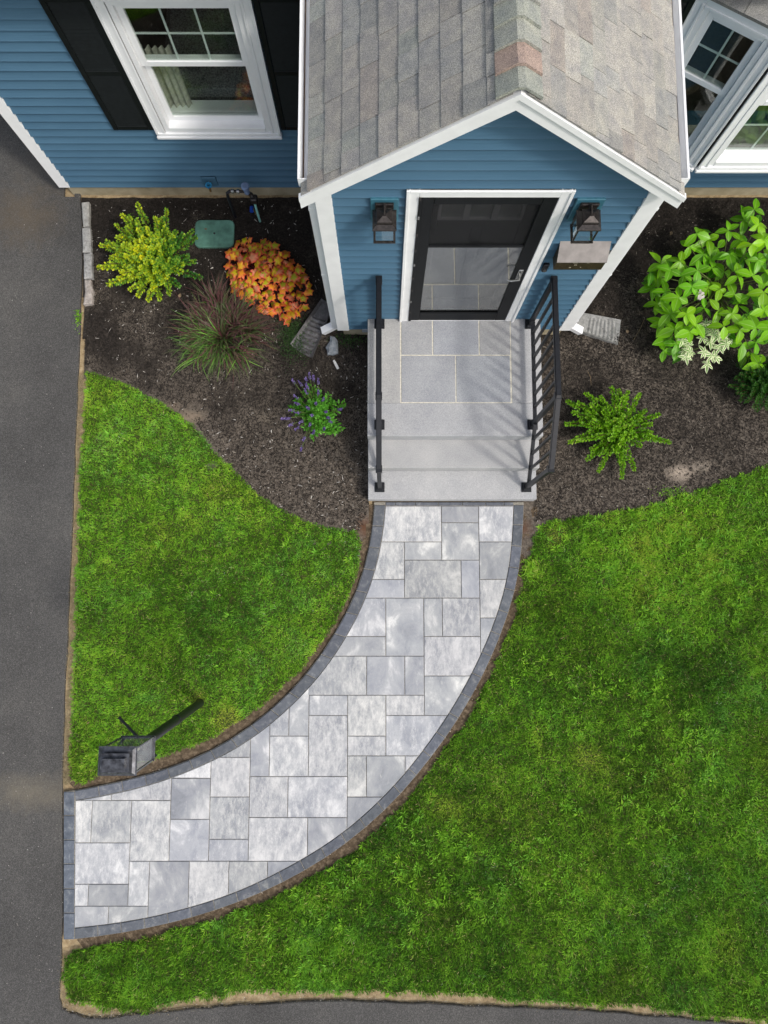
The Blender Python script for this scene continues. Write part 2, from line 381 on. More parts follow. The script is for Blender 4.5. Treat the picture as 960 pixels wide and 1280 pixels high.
m = Mat('splash_dark', .42, .5); m.col(m.ramp(m.noise(16, 5, .7), [(.3, (.055, .052, .052)), (.55, (.12, .115, .115)), (.8, (.30, .29, .285))])); M['splash_dark'] = m.m
m = Mat('splash_worn', .6, .3); m.col(m.ramp(m.noise(20, 6, .7), [(.3, (.14, .14, .135)), (.55, (.30, .30, .29)), (.8, (.48, .48, .46))])); M['splash_worn'] = m.m
def glassmat(name, tint, f0, rough=0.0):    # thin sheet: same from both sides
    m = bpy.data.materials.new(name); m.use_nodes = True; n = m.node_tree.nodes; l = m.node_tree.links; n.remove(n['Principled BSDF'])
    t = n.new('ShaderNodeBsdfTransparent'); t.inputs[0].default_value = (*tint, 1)
    g = n.new('ShaderNodeBsdfGlossy'); g.inputs['Roughness'].default_value = rough; g.inputs[0].default_value = (1, 1, 1, 1)
    ge = n.new('ShaderNodeNewGeometry'); dt = n.new('ShaderNodeVectorMath'); dt.operation = 'DOT_PRODUCT'; l.new(ge.outputs['Normal'], dt.inputs[0]); l.new(ge.outputs['Incoming'], dt.inputs[1])
    def mt(op, a, b):
        q = n.new('ShaderNodeMath'); q.operation = op
        for i_, v in ((0, a), (1, b)):
            if isinstance(v, (int, float)): q.inputs[i_].default_value = v
            else: l.new(v, q.inputs[i_])
        return q.outputs[0]
    c = mt('ABSOLUTE', dt.outputs['Value'], 0.0); f = mt('ADD', f0, mt('MULTIPLY', 1-f0, mt('POWER', mt('SUBTRACT', 1.0, c), 5.0)))
    x = n.new('ShaderNodeMixShader'); l.new(f, x.inputs[0]); l.new(t.outputs[0], x.inputs[1]); l.new(g.outputs[0], x.inputs[2])
    l.new(x.outputs[0], n['Material Output'].inputs[0]); M[name] = m
glassmat('glass', (.84, .885, .855), .05, .01)
glassmat('storm_glass', (.72, .76, .75), .27, .015)
glassmat('lamp_glass', (.97, .99, .98), .035, .02)
m = bpy.data.materials.new('screen'); m.use_nodes = True; n = m.node_tree.nodes; l = m.node_tree.links
t = n.new('ShaderNodeBsdfTransparent'); x = n.new('ShaderNodeMixShader'); x.inputs[0].default_value = .35; n['Principled BSDF'].inputs['Base Color'].default_value = (.02,.02,.022,1)
l.new(t.outputs[0], x.inputs[1]); l.new(n['Principled BSDF'].outputs[0], x.inputs[2]); l.new(x.outputs[0], n['Material Output'].inputs[0]); M['screen'] = m

# ================================================================== GROUND
def pts(l, z=0): return [tuple(at(x, y, z)[:2]) for x, y in l]
MB().add([(-150,-150,-.10),(150,-150,-.10),(150,150,-.10),(-150,150,-.10)], [(0,1,2,3)]).build('ground', M['far_grass'], kind='structure')
def sheet(name, poly, z0, z1, m, ch=.006):
    if area(poly) < 0: poly = poly[::-1]
    return MB().prism(clean(poly), z0, z1, ch).build(name, m, kind='structure')
# bare soil apron under the beds, lawns and paths
MB().box((-3.5, -4.3, -.09), (6.5, 4.3, -.022)).build('soil', M['soil'], kind='structure')
drive_edge = [(96,205),(101,247),(103,300),(101,380),(98,460),(94,560),(89,680),(84,800),(80,900),(78,985),(78,1080),(77,1180),(74,1240),(78,1262)]
de = [tuple(p[:2]) for p in catmull([at(*p) for p in drive_edge], 5)]
rng = random.Random(3)
de = [(x+rng.uniform(-.006,.006), y) for x, y in de]
de[0] = (de[0][0], 4.14)
street_edge = [(78,1262),(113,1272),(145,1271),(177,1267),(244,1260),(308,1256),(400,1251),(500,1253),(600,1257),(700,1261),(800,1268),(900,1277),(985,1288)]
se = [tuple(p[:2]) for p in catmull([at(*p) for p in street_edge], 6)]
se = [(x, y+rng.uniform(-.008,.008)) for x, y in se]
sheet('driveway', [(-9, 14), (-9, -12), (40, -12), (40, -4.35)]+se[::-1]+de[::-1][1:]+[(-3.36, 4.14), (-3.36, 14)], -.08, .012, M['asphalt'])
# ---- planting beds: uneven mulch ground
def bed(name, poly, step=.028, base=0.0):
    xs = [p[0] for p in poly]; ys = [p[1] for p in poly]
    gx = np.arange(min(xs), max(xs), step); gy = np.arange(min(ys), max(ys), step)
    X, Y = np.meshgrid(gx, gy, indexing='ij'); nx, ny = X.shape
    Z = base+.030*(fbm(X*3, Y*3, 5)-.5)+.022*(fbm(X*22, Y*22, 9)-.5)
    I = np.arange(nx*ny).reshape(nx, ny)
    q = np.stack([I[:-1,:-1], I[1:,:-1], I[1:,1:], I[:-1,1:]], -1).reshape(-1, 4)
    cx = X.ravel()[q].mean(1); cy = Y.ravel()[q].mean(1)
    q = q[inside(poly, cx, cy)]
    return np_mesh(name, np.stack([X.ravel(), Y.ravel(), Z.ravel()], 1), q, M['mulch'], smooth=True, kind='structure')
bedL = pts([(102,252),(460,250),(462,640),(456,672),(425,690),(370,680),(310,640),(260,590),(220,540),(150,500),(106,475)]); bedL[0] = (bedL[0][0], 4.14); bedL[1] = (bedL[1][0], 4.14)
bedR = [(1.30, 4.14), (6.5, 4.14), (6.5, 1.2)]+pts([(980,600),(900,622),(840,645),(780,662),(720,672),(690,690),(662,700),(650,690)])+[(1.30, .95)]
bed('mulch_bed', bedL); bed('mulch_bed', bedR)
def chips(poly, n, name, label, keep=None):
    xs = [p[0] for p in poly]; ys = [p[1] for p in poly]
    X = RNG.uniform(min(xs), min(max(xs), 4.6), n); Y = RNG.uniform(min(ys), max(ys), n); k = inside(poly, X, Y)
    for px, py, r_ in ((235,522,.13),(215,508,.10),(245,512,.12),(850,592,.15),(878,583,.10),(845,600,.10)):
        c = at(px, py); k &= ~((np.hypot(X-c.x, (Y-c.y)*1.6) < r_*(.6+.9*fbm(X*12, Y*12, 77))) & (RNG.random(n) < .62))
    X = X[k]; Y = Y[k]; n = len(X)
    a = RNG.uniform(0, 6.283, n); L = RNG.gamma(2.4, .0042, n)+.003; W = RNG.uniform(.0015, .0045, n); H = RNG.uniform(.002, .006, n)
    tilt = RNG.normal(0, .35, n)
    Z = .030*(fbm(X*3, Y*3, 5)-.5)+.022*(fbm(X*22, Y*22, 9)-.5)+RNG.uniform(.001, .010, n)
    ca, sa = np.cos(a), np.sin(a); dz = np.sin(tilt)*L*.5
    P = np.stack([X, Y, Z], 1); U = np.stack([ca*L, sa*L, dz], 1); V = np.stack([-sa*W, ca*W, 0*W], 1); Hh = np.stack([0*H, 0*H, H], 1)
    v = np.stack([P-U, P-.2*U-V, P+U, P+.1*U+V, P+Hh], 1).reshape(-1, 3)
    b = np.arange(n)[:, None]*5
    f = np.concatenate([b+np.array([[0,1,4]]), b+np.array([[1,2,4]]), b+np.array([[2,3,4]]), b+np.array([[3,0,4]])])
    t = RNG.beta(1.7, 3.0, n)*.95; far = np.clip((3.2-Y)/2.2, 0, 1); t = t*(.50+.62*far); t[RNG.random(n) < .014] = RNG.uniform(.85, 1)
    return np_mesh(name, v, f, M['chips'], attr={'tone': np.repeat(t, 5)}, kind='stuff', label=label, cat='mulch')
chipL = pts([(106,256),(460,250),(461,630),(452,662),(447,664),(420,658),(380,650),(340,632),(300,596),(270,560),(240,525),(200,498),(150,473),(106,460)]); chipL[0] = (chipL[0][0], 4.1); chipL[1] = (chipL[1][0], 4.1)
chipR = [(1.5, 4.1), (6, 4.1), (6, 1.2)]+pts([(980,583),(900,604),(840,625),(780,640),(720,648),(690,650),(668,652),(668,640)])+[(1.5, .95)]
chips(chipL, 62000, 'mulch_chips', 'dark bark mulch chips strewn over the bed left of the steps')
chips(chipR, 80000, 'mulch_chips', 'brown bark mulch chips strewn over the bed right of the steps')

# ================================================================== WALKWAY
Z8 = lambda x, y: (360+x/2.8235, 620+y/2.8235)
Z7 = lambda x, y: (60+x/2.4, 780+y/2.4)
in_out = [(468,631),(466,657),(462,684),(456,710),(447,739),(433,792-26),(419,793),(404,818),(402,843-2)]
inner_o = [(468,631),(466.3,657),(462.5,684),(456,711),(447,739),(434,767),(419,793),(402,818),(383,843),(362,864),(339,884+2),(315,904),(289,919),(264,933),(237,945),(210,955),(181,964),(152,972),(122.5,979),(93,985)]
# measured pairs of joint positions: outer edge / paver side of the inner (concave) border
A_o = [(468,631),(466.5,657),(462,684),(456,710),(447,739),(434,766),(418.5,791),(402.5,820),(383,843),(363,866),(339,888),(314,908),(289,925),(264,939),(237,951),(210,961),(181,970),(152,977),(122.5,983.5),(93,988.5)]
A_i = [(482,631),(480.5,657),(476,685),(469.5,713),(461,741),(448,769),(433,797),(416,824),(396,850),(375,873),(350,896),(324,918),(297,935),(270,950),(241,962),(213,974),(183,983),(154,990),(124.5,996.5),(94,1001)]
B_o = [(655,631),(654.5,654),(653,684),(650,710),(645,738),(636,767),(626,794),(615,821),(603,847),(588.5,873),(574,898),(557.5,922.5),(539,946.5),(521,970),(502,992.5),(480,1014.5),(458,1035),(433,1054.5),(408,1073),(381,1089),(354,1103.5),(327,1116.5),(298,1128.5),(268,1139),(241,1147.5),(210,1155),(181,1161.5),(152,1167),(122,1171.5),(93,1174.5)]
B_i = [(642,631),(641.5,654),(640,682),(637,709),(632,735),(624,762),(614,789),(603,815.5),(590.5,841),(576.5,867),(562,891.5),(546,915),(529,938.5),(511,961.5),(493,982.5),(473,1003),(450,1024),(427,1043),(402,1060.5),(375,1076),(348,1090.5),(322,1104),(295,1116),(267,1126),(237,1134.5),(208,1142.5),(181,1148.5),(150,1154),(121,1157.5),(93,1160)]
def smooth(l, k=2):
    l = [Vector(p[:2]) for p in l]
    for _ in range(k): l = [l[0]]+[(l[i-1]+2*l[i]+l[i+1])/4 for i in range(1, len(l)-1)]+[l[-1]]
    return l
PZ = .022
AO, AI, BO, BI = [smooth([at(*p, PZ) for p in l]) for l in (A_o, A_i, B_o, B_i)]
walk = MB()
fan = [tuple(p) for p in AO]+[tuple(at(79,990,PZ)[:2]), tuple(at(79,1175,PZ)[:2])]+[tuple(p) for p in BO[::-1]]
fan[0] = (fan[0][0], .905); fan[-1] = (fan[-1][0], .905)
if area(fan) < 0: fan = fan[::-1]
walk = MB().prism(clean(fan), -.06, PZ-.009).build('walkway', M['joint_sand'], kind='structure')
def sub(a, b, n=4):
    ca = catmull([tuple(p) for p in a], n); return ca
ca, ci = catmull([tuple(p) for p in AO], 4), catmull([tuple(p) for p in AI], 4)
cbo, cbi = catmull([tuple(p) for p in BO], 4), catmull([tuple(p) for p in BI], 4)
def border_blocks(co_, ci_):
    n = (len(co_)-1)//4
    for k in range(n):
        poly = co_[4*k:4*k+5]+ci_[4*k:4*k+5][::-1]
        if area(poly) < 0: poly = poly[::-1]
        poly = inset(poly, .0036); g = rng.uniform(.84, 1.14)
        MB().prism(poly, -.04, PZ+rng.uniform(-.002, .003), .004).build('border_paver', M['border_paver'], walk, color=(g, g, g*rng.uniform(.97, 1.05)))
border_blocks(ca, ci); border_blocks(cbo, cbi)
ysj = [989.5, 1019.5, 1050, 1080, 1111, 1141.5, 1175]
for a, b in zip(ysj, ysj[1:]):
    poly = pts([(79, a), (93.2, a), (92.6, b), (78.8, b)], PZ)
    if area(poly) < 0: poly = poly[::-1]
    g = rng.uniform(.9, 1.2)
    MB().prism(inset(poly, .0036), -.04, PZ, .004).build('border_paver', M['border_paver'], walk, color=(g*.95, g, g*1.05))
xsj = [482, 494, 519, 548, 578, 607, 630, 642]
for a, b in zip(xsj, xsj[1:]):
    x0 = at(a, 629, PZ).x; x1 = at(b, 629, PZ).x
    MB().prism(inset([(x0, .868), (x1, .868), (x1, .908), (x0, .908)], .0028), -.04, PZ, .004).build('border_paver', M['border_paver'], walk, color=(1, 1, 1.03))
region = [tuple(p) for p in ci]+[tuple(at(92.8,1160,PZ)[:2])]+[tuple(p) for p in cbi[::-1]]
region[0] = (region[0][0], .866); region[-1] = (region[-1][0], .866)
if area(region) < 0: region = region[::-1]
P8 = [(330,20,541,160),(541,20,673,94),(673,20,800,162),(541,94,673,226),(280,162,411,292),(411,162,541,226),(675,162,800,296),(411,226,610,360),(610,226,676,360),(260,292,411,360),(677,296,780,430),(200,360,345,495),(345,360,478,565),(478,360,546,496),(546,360,678,496),(680,430,745,600),(150,495,345,565),(480,496,680,635),(60,565,276,703),(276,565,412,703),(412,565,481,703),(482,635,690,774),(73,703,209,775),(209,703,345,845),(345,703,482,774),(73,775,208,989),(345,774,620,917),(211,845,345,917),(211,917,277,1061),(277,917,413,1061),(413,917,500,1061),(211,1061,413,1200)]
P7 = [(605,280,663,458),(663,336,780,457),(722,180,781,336),(663,250,722,336),(606,458,720,580),(720,458,896,580),(487,340,605,400),(487,400,604,521),(369,390,487,463),(369,463,485,586),(190,440,368,529),(60,480,190,529),(70,530,129,657),(129,530,246,656),(246,529,367,715),(485,521,602,646),(485,646,602,710),(365,586,484,714),(603,581,779,708),(779,581,896,730),(70,657,243,781),(70,781,121,846),(121,781,242,845),(243,715,301,846),(301,715,421,900),(421,712,541,880),(541,709,660,850),(660,707,800,780),(70,846,180,925),(180,846,300,920)]
rects = []
for f_, L in ((Z8, P8), (Z7, P7)):
    for x0, y0, x1, y1 in L:
        a = f_(x0, y0); b = f_(x1, y1); my = (a[1]+b[1])/2
        rects.append([at(a[0], my, PZ).x, at(a[0], b[1], PZ).y, at(b[0], my, PZ).x, at(a[0], a[1], PZ).y])
for ids in ((0, 2), (1, 3)):            # joints that run on share one line
    vals = sorted((r[i], k, i) for k, r in enumerate(rects) for i in ids)
    grp = [vals[0]]
    def flush(g):
        mval = sum(v[0] for v in g)/len(g)
        for _, k, i in g: rects[k][i] = mval
    for v in vals[1:]:
        if v[0]-grp[-1][0] < .014: grp.append(v)
        else: flush(grp); grp = [v]
    flush(grp)
for x0, y0, x1, y1 in rects:
    p = clean(clip(region, (x0, y0, x1, y1)), .004)
    if len(p) < 3 or abs(area(p)) < .0012: continue
    if area(p) < 0: p = p[::-1]
    g = rng.uniform(.84, 1.10)
    MB().prism(inset(p, .003), -.04, PZ+rng.uniform(-.001, .002), .003).build('paver', M['paver'], walk, color=(g, g, g*rng.uniform(.98, 1.03)))

# ================================================================== LAWNS
lawnL_px = [(108,464),(125,468),(150,476),(178,490),(205,505),(230,522),(250,540),(270,565),(292,588),(315,611),(345,634),(380,651),(415,660),(447,664),(452,680),(449,705),(441,735),(427,764),(410,792),(392,818),(372,842),(350,864),(325,885),(298,903),(270,920),(240,933),(210,944),(180,953),(150,961),(128,967),(110,978),(97,982),(90,975),(87,940),(90,880),(93,800),(96,700),(100,600),(104,520)]
lawnR_px = [(990,575),(960,583),(930,592),(900,602),(870,613),(840,623),(810,631),(780,638),(745,644),(715,648),(690,650),(676,655),(668,672),(662,690),(656,700),(654,715),(650,738),(642,768),(632,797),(620,826),(608,852),(594,878),(580,905),(562,930),(545,953),(527,977),(508,1000),(486,1022),(464,1043),(440,1062),(414,1081),(387,1097),(358,1112),(330,1125),(300,1137),(270,1148),(242,1157),(211,1164),(181,1171),(152,1177),(122,1182),(92,1185),(83,1196),(80,1225),(84,1246),(110,1256),(150,1264),(180,1265),(210,1255),(240,1247),(275,1248),(308,1239),(345,1241),(380,1237),(430,1241),(480,1239),(540,1243),(600,1242),(650,1251),(700,1253),(750,1258),(800,1258),(850,1267),(900,1271),(990,1283)]
LL = pts(lawnL_px); LR = pts(lawnR_px)
LR[0] = (4.6, 1.3); LR[-1] = (4.6, -4.0)
def wob(poly, a=.012, seed=1):
    out = []
    for i in range(len(poly)):
        p, q = Vector(poly[i]), Vector(poly[(i+1)%len(poly)]); n = max(1, int((q-p).length/.05))
        for j in range(n):
            r = p.lerp(q, j/n); out.append((r.x, r.y))
    x = np.array([p[0] for p in out]); y = np.array([p[1] for p in out])
    x = x+a*2*(vnoise(x*14, y*14, seed)-.5); y = y+a*2*(vnoise(x*14, y*14, seed+4)-.5)
    return list(zip(x.tolist(), y.tolist()))
LR = inset(LR if area(LR) > 0 else LR[::-1], -.003)
LLw, LRw = wob(LL, .016), wob(LR, .026, 7)
def dist_edge(poly, X, Y):
    D = np.full(len(X), 9.0)
    for i in range(len(poly)):
        ax, ay = poly[i-1]; bx, by = poly[i]; dx, dy = bx-ax, by-ay; L = dx*dx+dy*dy+1e-12
        t = np.clip(((X-ax)*dx+(Y-ay)*dy)/L, 0, 1); D = np.minimum(D, np.hypot(X-ax-t*dx, Y-ay-t*dy))
    return D
def shrink(poly, d):
    p = poly if area(poly) > 0 else poly[::-1]; return inset(p, d)
sheet('lawn_ground', shrink(LLw, .02), -.06, .010, M['turf_soil'], .004); sheet('lawn_ground', shrink(LRw, .02), -.06, .010, M['turf_soil'], .004)
sheet('lawn_ground', [(4.57, -4.0), (30, -4.2), (30, 1.6), (4.57, 1.3)], -.06, .008, M['far_grass'])
# dark damp soil beside the paving
def strip(name, line_a, line_b, m, z=-.006):
    a = catmull([tuple(p) for p in line_a], 3); b = catmull([tuple(p) for p in line_b], 3)
    vs = [(p[0], p[1], z+.006*math.sin(i*2.3)) for i, p in enumerate(a)]+[(p[0], p[1], z) for p in b]; n = len(a)
    MB().add(vs, [(i, i+1, n+i+1, n+i) for i in range(n-1)]).build(name, m, kind='structure')
strip('soil_edge', AO, [p+Vector((-.20 if i < 6 else -.13, .02 if i < 6 else .12)) for i, p in enumerate(AO)], M['wet_soil'])
strip('soil_edge', [p+Vector((.14 if i < 12 else .09, -.02 if i < 12 else -.11)) for i, p in enumerate(BO)], BO, M['wet_soil'])

def blades(poly, n, name, label, h0, h1, tone0, patches, weeds=0, seed=0, parent=None):
    xs = [p[0] for p in poly]; ys = [p[1] for p in poly]; A_ = abs(area(poly)); bb = (max(xs)-min(xs))*(max(ys)-min(ys))
    N = int(n*bb/A_); X = RNG.uniform(min(xs), max(xs), N); Y = RNG.uniform(min(ys), max(ys), N); k = inside(poly, X, Y)
    X = X[k]; Y = Y[k]; n = len(X)
    pn = fbm(X*1.3, Y*1.3, seed+3); fn = fbm(X*7, Y*7, seed+8); tuft = fbm(X*22, Y*22, seed+12)
    thin = fbm(X*3.1, Y*3.1, seed+30)
    L = RNG.uniform(h0, h1, n)*(.6+.8*tuft); W = RNG.uniform(.0016, .0032, n)
    tone = tone0+(pn-.5)*.38+(fn-.5)*.45+(tuft-.5)*.55+RNG.normal(0, .17, n)
    for (px, py, r, dv, dl) in patches:
        c = at(px, py); dd = np.exp(-((X-c.x)**2+(Y-c.y)**2)/(r*r)); tone += dv*dd; L *= (1+dl*dd)
    hue = np.clip(.5+(fbm(X*1.9, Y*1.9, seed+50)-.5)*1.1+(fbm(X*8, Y*8, seed+55)-.5)*.6+RNG.normal(0, .14, n), 0, 1)
    for (px, py, r, dv, dl) in patches:
        if dl < -.25: c = at(px, py); hue = np.clip(hue+.9*np.exp(-((X-c.x)**2+(Y-c.y)**2)/(r*r)), 0, 1)
    dry = RNG.random(n) < (.015+.03*(thin > .62)); tone = np.clip(tone, 0, .90); tone[dry] = RNG.uniform(.92, 1, dry.sum())
    az = 6.283*fbm(X*9, Y*9, seed+20)*1.6+RNG.normal(0, 1.2, n); lean = np.clip(RNG.normal(.85, .35, n), .1, 1.45)
    if weeds:
        nc = weeds; cx = RNG.uniform(min(xs), max(xs), nc); cy = RNG.uniform(min(ys), max(ys), nc)
        kk = inside(poly, cx, cy) & (fbm(cx*1.1, cy*1.1, seed+40)+.16*(cy > .2)+.05*(cy < -2.3) > .52); cx = cx[kk]; cy = cy[kk]; m_ = 15; nc = len(cx)
        a = RNG.uniform(0, 6.283, (nc, m_)); rr = RNG.uniform(0, .022, (nc, m_))
        X = np.concatenate([X, (cx[:,None]+rr*np.cos(a)).ravel()]); Y = np.concatenate([Y, (cy[:,None]+rr*np.sin(a)).ravel()])
        L = np.concatenate([L, RNG.uniform(.03, .075, nc*m_)]); W = np.concatenate([W, RNG.uniform(.0025, .0048, nc*m_)])
        tb = RNG.uniform(.62, .88, (nc, 1))+RNG.normal(0, .06, (nc, m_)); tone = np.concatenate([tone, np.clip(tb, 0, .89).ravel()])
        az = np.concatenate([az, a.ravel()]); lean = np.concatenate([lean, RNG.uniform(.6, 1.2, nc*m_)]); hue = np.concatenate([hue, np.repeat(RNG.uniform(.1, .6, nc), m_)]); n = len(X)
    D = dist_edge(poly, X, Y); L = L*np.clip(.8+D/.12, 0, 1)
    Z = np.full(n, .006)
    dx, dy = np.cos(az), np.sin(az); sl_, cl = np.sin(lean), np.cos(lean)
    B = np.stack([X, Y, Z], 1); S = np.stack([-dy*W, dx*W, 0*W], 1)
    Mid = B+np.stack([dx*sl_*L*.45, dy*sl_*L*.45, np.cos(lean*.55)*L*.55], 1)
    T = B+np.stack([dx*sl_*L, dy*sl_*L, cl*L*.85+.12*L], 1)
    v = np.stack([B-S, B+S, Mid+S*.85, Mid-S*.85, T], 1).reshape(-1, 3)
    b = np.arange(n)[:, None]*5
    f = np.concatenate([b+np.array([[0,1,2]]), b+np.array([[0,2,3]]), b+np.array([[3,2,4]])])
    return np_mesh(name, v, f, M['grass'], attr={'tone': np.repeat(tone, 5), 'hue': np.repeat(hue, 5)}, kind='stuff', label=label, cat='grass')
blades(LLw, 112000, 'lawn_grass', 'short bright green grass of the curved lawn left of the walkway', .022, .042, .60,
       [(250,770,.55,-.17,.1),(190,500,.35,.18,0),(140,560,.25,.12,0),(240,640,.3,.10,0),(350,880,.25,.08,-.1),(285,900,.12,.38,-.5),(248,872,.08,.35,-.4),(120,940,.2,.05,.4),(385,790,.25,.10,0)], weeds=60, seed=11)
blades(LRw, 330000, 'lawn_grass', 'green grass of the large lawn right of the walkway with brighter weedy tufts', .024, .050, .45,
       [(790,700,.75,.17,.15),(860,640,.6,.16,.1),(700,760,.4,-.10,0),(760,1000,.5,-.10,0),(560,1060,.7,-.08,0),(690,675,.10,.30,-.5),(700,665,.07,.25,-.6),(860,850,.3,-.13,0),(400,1180,.5,.10,.3),(160,1220,.4,.08,.3),(850,1150,.6,-.06,.1),(640,900,.4,.04,0),(735,950,.14,.28,-.4),(560,820+190,.12,.16,-.3),(850,745,.15,.2,-.2),(600,1180,.5,-.1,.1)], weeds=2600, seed=23)
# crumbs of soil along the paving and grit on the asphalt
def clods(line, n, off, wd, name, label, cat, mat, r0, r1, z=0.0, tone=(0, 1)):
    cp = np.array(catmull([tuple(p)[:2] for p in line], 4)); i = RNG.integers(0, len(cp)-1, n); t = RNG.random((n, 1)); dcp = cp[i+1]-cp[i]; dcp /= np.linalg.norm(dcp, axis=1, keepdims=True)+1e-9
    nrm = np.column_stack([-dcp[:, 1], dcp[:, 0]]); P = cp[i]*(1-t)+cp[i+1]*t+nrm*(off+RNG.normal(0, wd, n))[:, None]
    r = RNG.uniform(r0, r1, n)[:, None]; a = RNG.uniform(0, 6.283, n)
    c3 = np.column_stack([P, np.full(n, z)])[:, None, :]
    base = np.array([[1,0,0],[-.3,.9,0],[-.8,-.6,.1],[.1,.1,.9]])*RNG.uniform(.6, 1.3, (n, 4, 3)); ca_, sa_ = np.cos(a)[:, None], np.sin(a)[:, None]
    bx = base[..., 0]*ca_-base[..., 1]*sa_; by = base[..., 0]*sa_+base[..., 1]*ca_
    v = (c3+np.stack([bx, by, base[..., 2]], -1)*r[..., None]).reshape(-1, 3); b = np.arange(n)[:, None]*4
    f = np.concatenate([b+np.array([[0,1,3]]), b+np.array([[1,2,3]]), b+np.array([[2,0,3]])])
    np_mesh(name, v, f, M[mat], attr={'tone': np.repeat(RNG.uniform(tone[0], tone[1], n), 4)}, kind='stuff', label=label, cat=cat)
clods(AO, 5200, .055, .030, 'soil_crumbs', 'brown soil crumbs along the inner edge of the walkway', 'soil', 'clod', .003, .010)
clods(BO, 6000, -.045, .024, 'soil_crumbs', 'brown soil crumbs along the outer edge of the walkway', 'soil', 'clod', .003, .010)
clods(de, 1700, -.020, .022, 'grit', 'pale grit along the driveway edge', 'grit', 'grit', .002, .006, .004)
clods(se, 1500, .010, .028, 'grit', 'pale grit along the street edge', 'grit', 'grit', .002, .006, .004)
clods([tuple(at(*p)[:2]) for p in ((20,280),(60,500),(50,800),(40,1000),(50,1150),(60,1240))], 330, 0, .30, 'grit', 'few scattered pale stones on the driveway asphalt', 'grit', 'grit', .002, .0055, .012, (.5, 1))
# straw-coloured dry edge along the driveway and street
def dry_edge(line_px, n, name, label, wd):
    cp = catmull([tuple(at(*p)[:2]) for p in line_px], 8); cp = np.array(cp)
    i = RNG.integers(0, len(cp)-1, n); t = RNG.random((n, 1)); P = cp[i]*(1-t)+cp[i+1]*t
    P = P+RNG.normal(0, wd, (n, 2)); a = RNG.uniform(0, 6.283, n); L = RNG.uniform(.012, .035, n); W = RNG.uniform(.0008, .0016, n)
    B = np.column_stack([P, RNG.uniform(-.018, .012, n)]); U = np.stack([np.cos(a)*L, np.sin(a)*L, RNG.uniform(0, .012, n)], 1); S = np.stack([-np.sin(a)*W, np.cos(a)*W, 0*W], 1)
    v = np.stack([B-S, B+S, B+U], 1).reshape(-1, 3); f = np.arange(3*n).reshape(-1, 3)
    np_mesh(name, v, f, M['dry_grass'], attr={'tone': np.repeat(RNG.random(n), 3)}, kind='stuff', label=label, cat='grass')
dry_edge([(102,470),(99,540),(95,640),(91,740),(87,850),(83,940),(84,980)], 5200, 'dry_grass', 'dry straw coloured grass strip between driveway and left lawn', .016)
dry_edge([(80,1190),(78,1240),(95,1262),(150,1270),(200,1265),(250,1258),(330,1250),(420,1246),(520,1249),(620,1255),(720,1261),(820,1268),(920,1278)], 2600, 'dry_grass', 'sparse dry grass along the sandy strip at the street edge', .022)

# ================================================================== HOUSE
YW, YM = 2.61, 4.15                       # front of the entrance wall, front of the main wall
HL, HR, HZ = -3.30, 9.0, 3.0
SL = .925/1.2; RX = .674; CX = .690                   # entrance roof slope and centre
EXP = .1016
house = thing('house', (CX, YM, 0), label='blue clapboard house with white trim and a gabled entrance', cat='house')
def siding(parent, Y, x0, x1, z0, z1, holes, top=None, tone=1.0):
    z = z0; k = 0
    while z < z1-.005:
        zt = min(z+EXP, z1); segs = [(x0, x1)]
        for hx0, hx1, hz0, hz1 in holes:
            if hz1 > z+.004 and hz0 < zt-.004:
                ns = []
                for a, b in segs:
                    if hx1 <= a or hx0 >= b: ns.append((a, b)); continue
                    if hx0 > a+.01: ns.append((a, hx0))
                    if hx1 < b-.01: ns.append((hx1, b))
                segs = ns
        for a, b in segs:
            prof = [(.0245, z), (.0255, z+.004), (.0185, z+.020), (.0115, z+.040), (.0070, z+.060), (.0035, z+.082), (.0020, zt)]
            prof = [(d_, zz) for d_, zz in prof if zz <= zt+1e-6]
            if zt-z < EXP-.001: prof = [(.0165, z), (.010, zt)]
            vs = []; ok = True
            for d_, zz in prof:
                la, lb = a, b
                if top:
                    h = top(zz); la = max(a, RX-h); lb = min(b, RX+h)
                    if lb-la < .004: la = lb = (la+lb)/2
                vs += [(la, Y-d_, zz), (lb, Y-d_, zz)]
            n = len(prof); vs += [(vs[0][0], Y, z), (vs[1][0], Y, z)]
            fs = [(2*i, 2*i+1, 2*i+3, 2*i+2) for i in range(n-1)]+[(2*n, 2*n+1, 1, 0)]
            g = tone*(1+rng.uniform(-.03, .03))
            MB().add(vs, fs).build('siding_board', M['siding'], parent, color=(g, g, g))
        z = zt
def holed_wall(mb, Y0, Y1, x0, x1, z0, z1, holes):
    zs = sorted({z0, z1}|{min(max(h[2], z0), z1) for h in holes}|{min(max(h[3], z0), z1) for h in holes})
    for za, zb in zip(zs, zs[1:]):
        segs = [(x0, x1)]
        for hx0, hx1, hz0, hz1 in holes:
            if hz0 <= za+1e-6 and hz1 >= zb-1e-6:
                segs = [q for a, b in segs for q in (((a, hx0), (hx1, b)) if hx0 > a and hx1 < b else ((a, b),))]
        for a, b in segs: mb.box((a, Y0, za), (b, Y1, zb))
    return mb
WX0, WX1, WZ0, WZ1 = -2.045, -.925, 1.03, 2.60      # left window, outside of casing
BXA, BXB, BXC, BXD = 2.184, 2.79, 4.75, 5.356       # bay plan corners
whole = (WX0+.08, WX1-.08, WZ0+.09, WZ1-.08)
bayhole = (BXA+.06, BXD-.06, 1.15, 2.45)
VX0, VX1 = -.44, 1.82
mw = holed_wall(MB(), YM+.001, YM+.13, HL+.003, HR, .20, HZ, [whole, bayhole, (VX0+.15, VX1-.15, .4, 2.5)])
mw.box((HL+.003, YM+.13, .2), (HL+.13, 12, HZ))
mw = mw.build('main_wall', M['siding'], house, color=(.8,.8,.8))
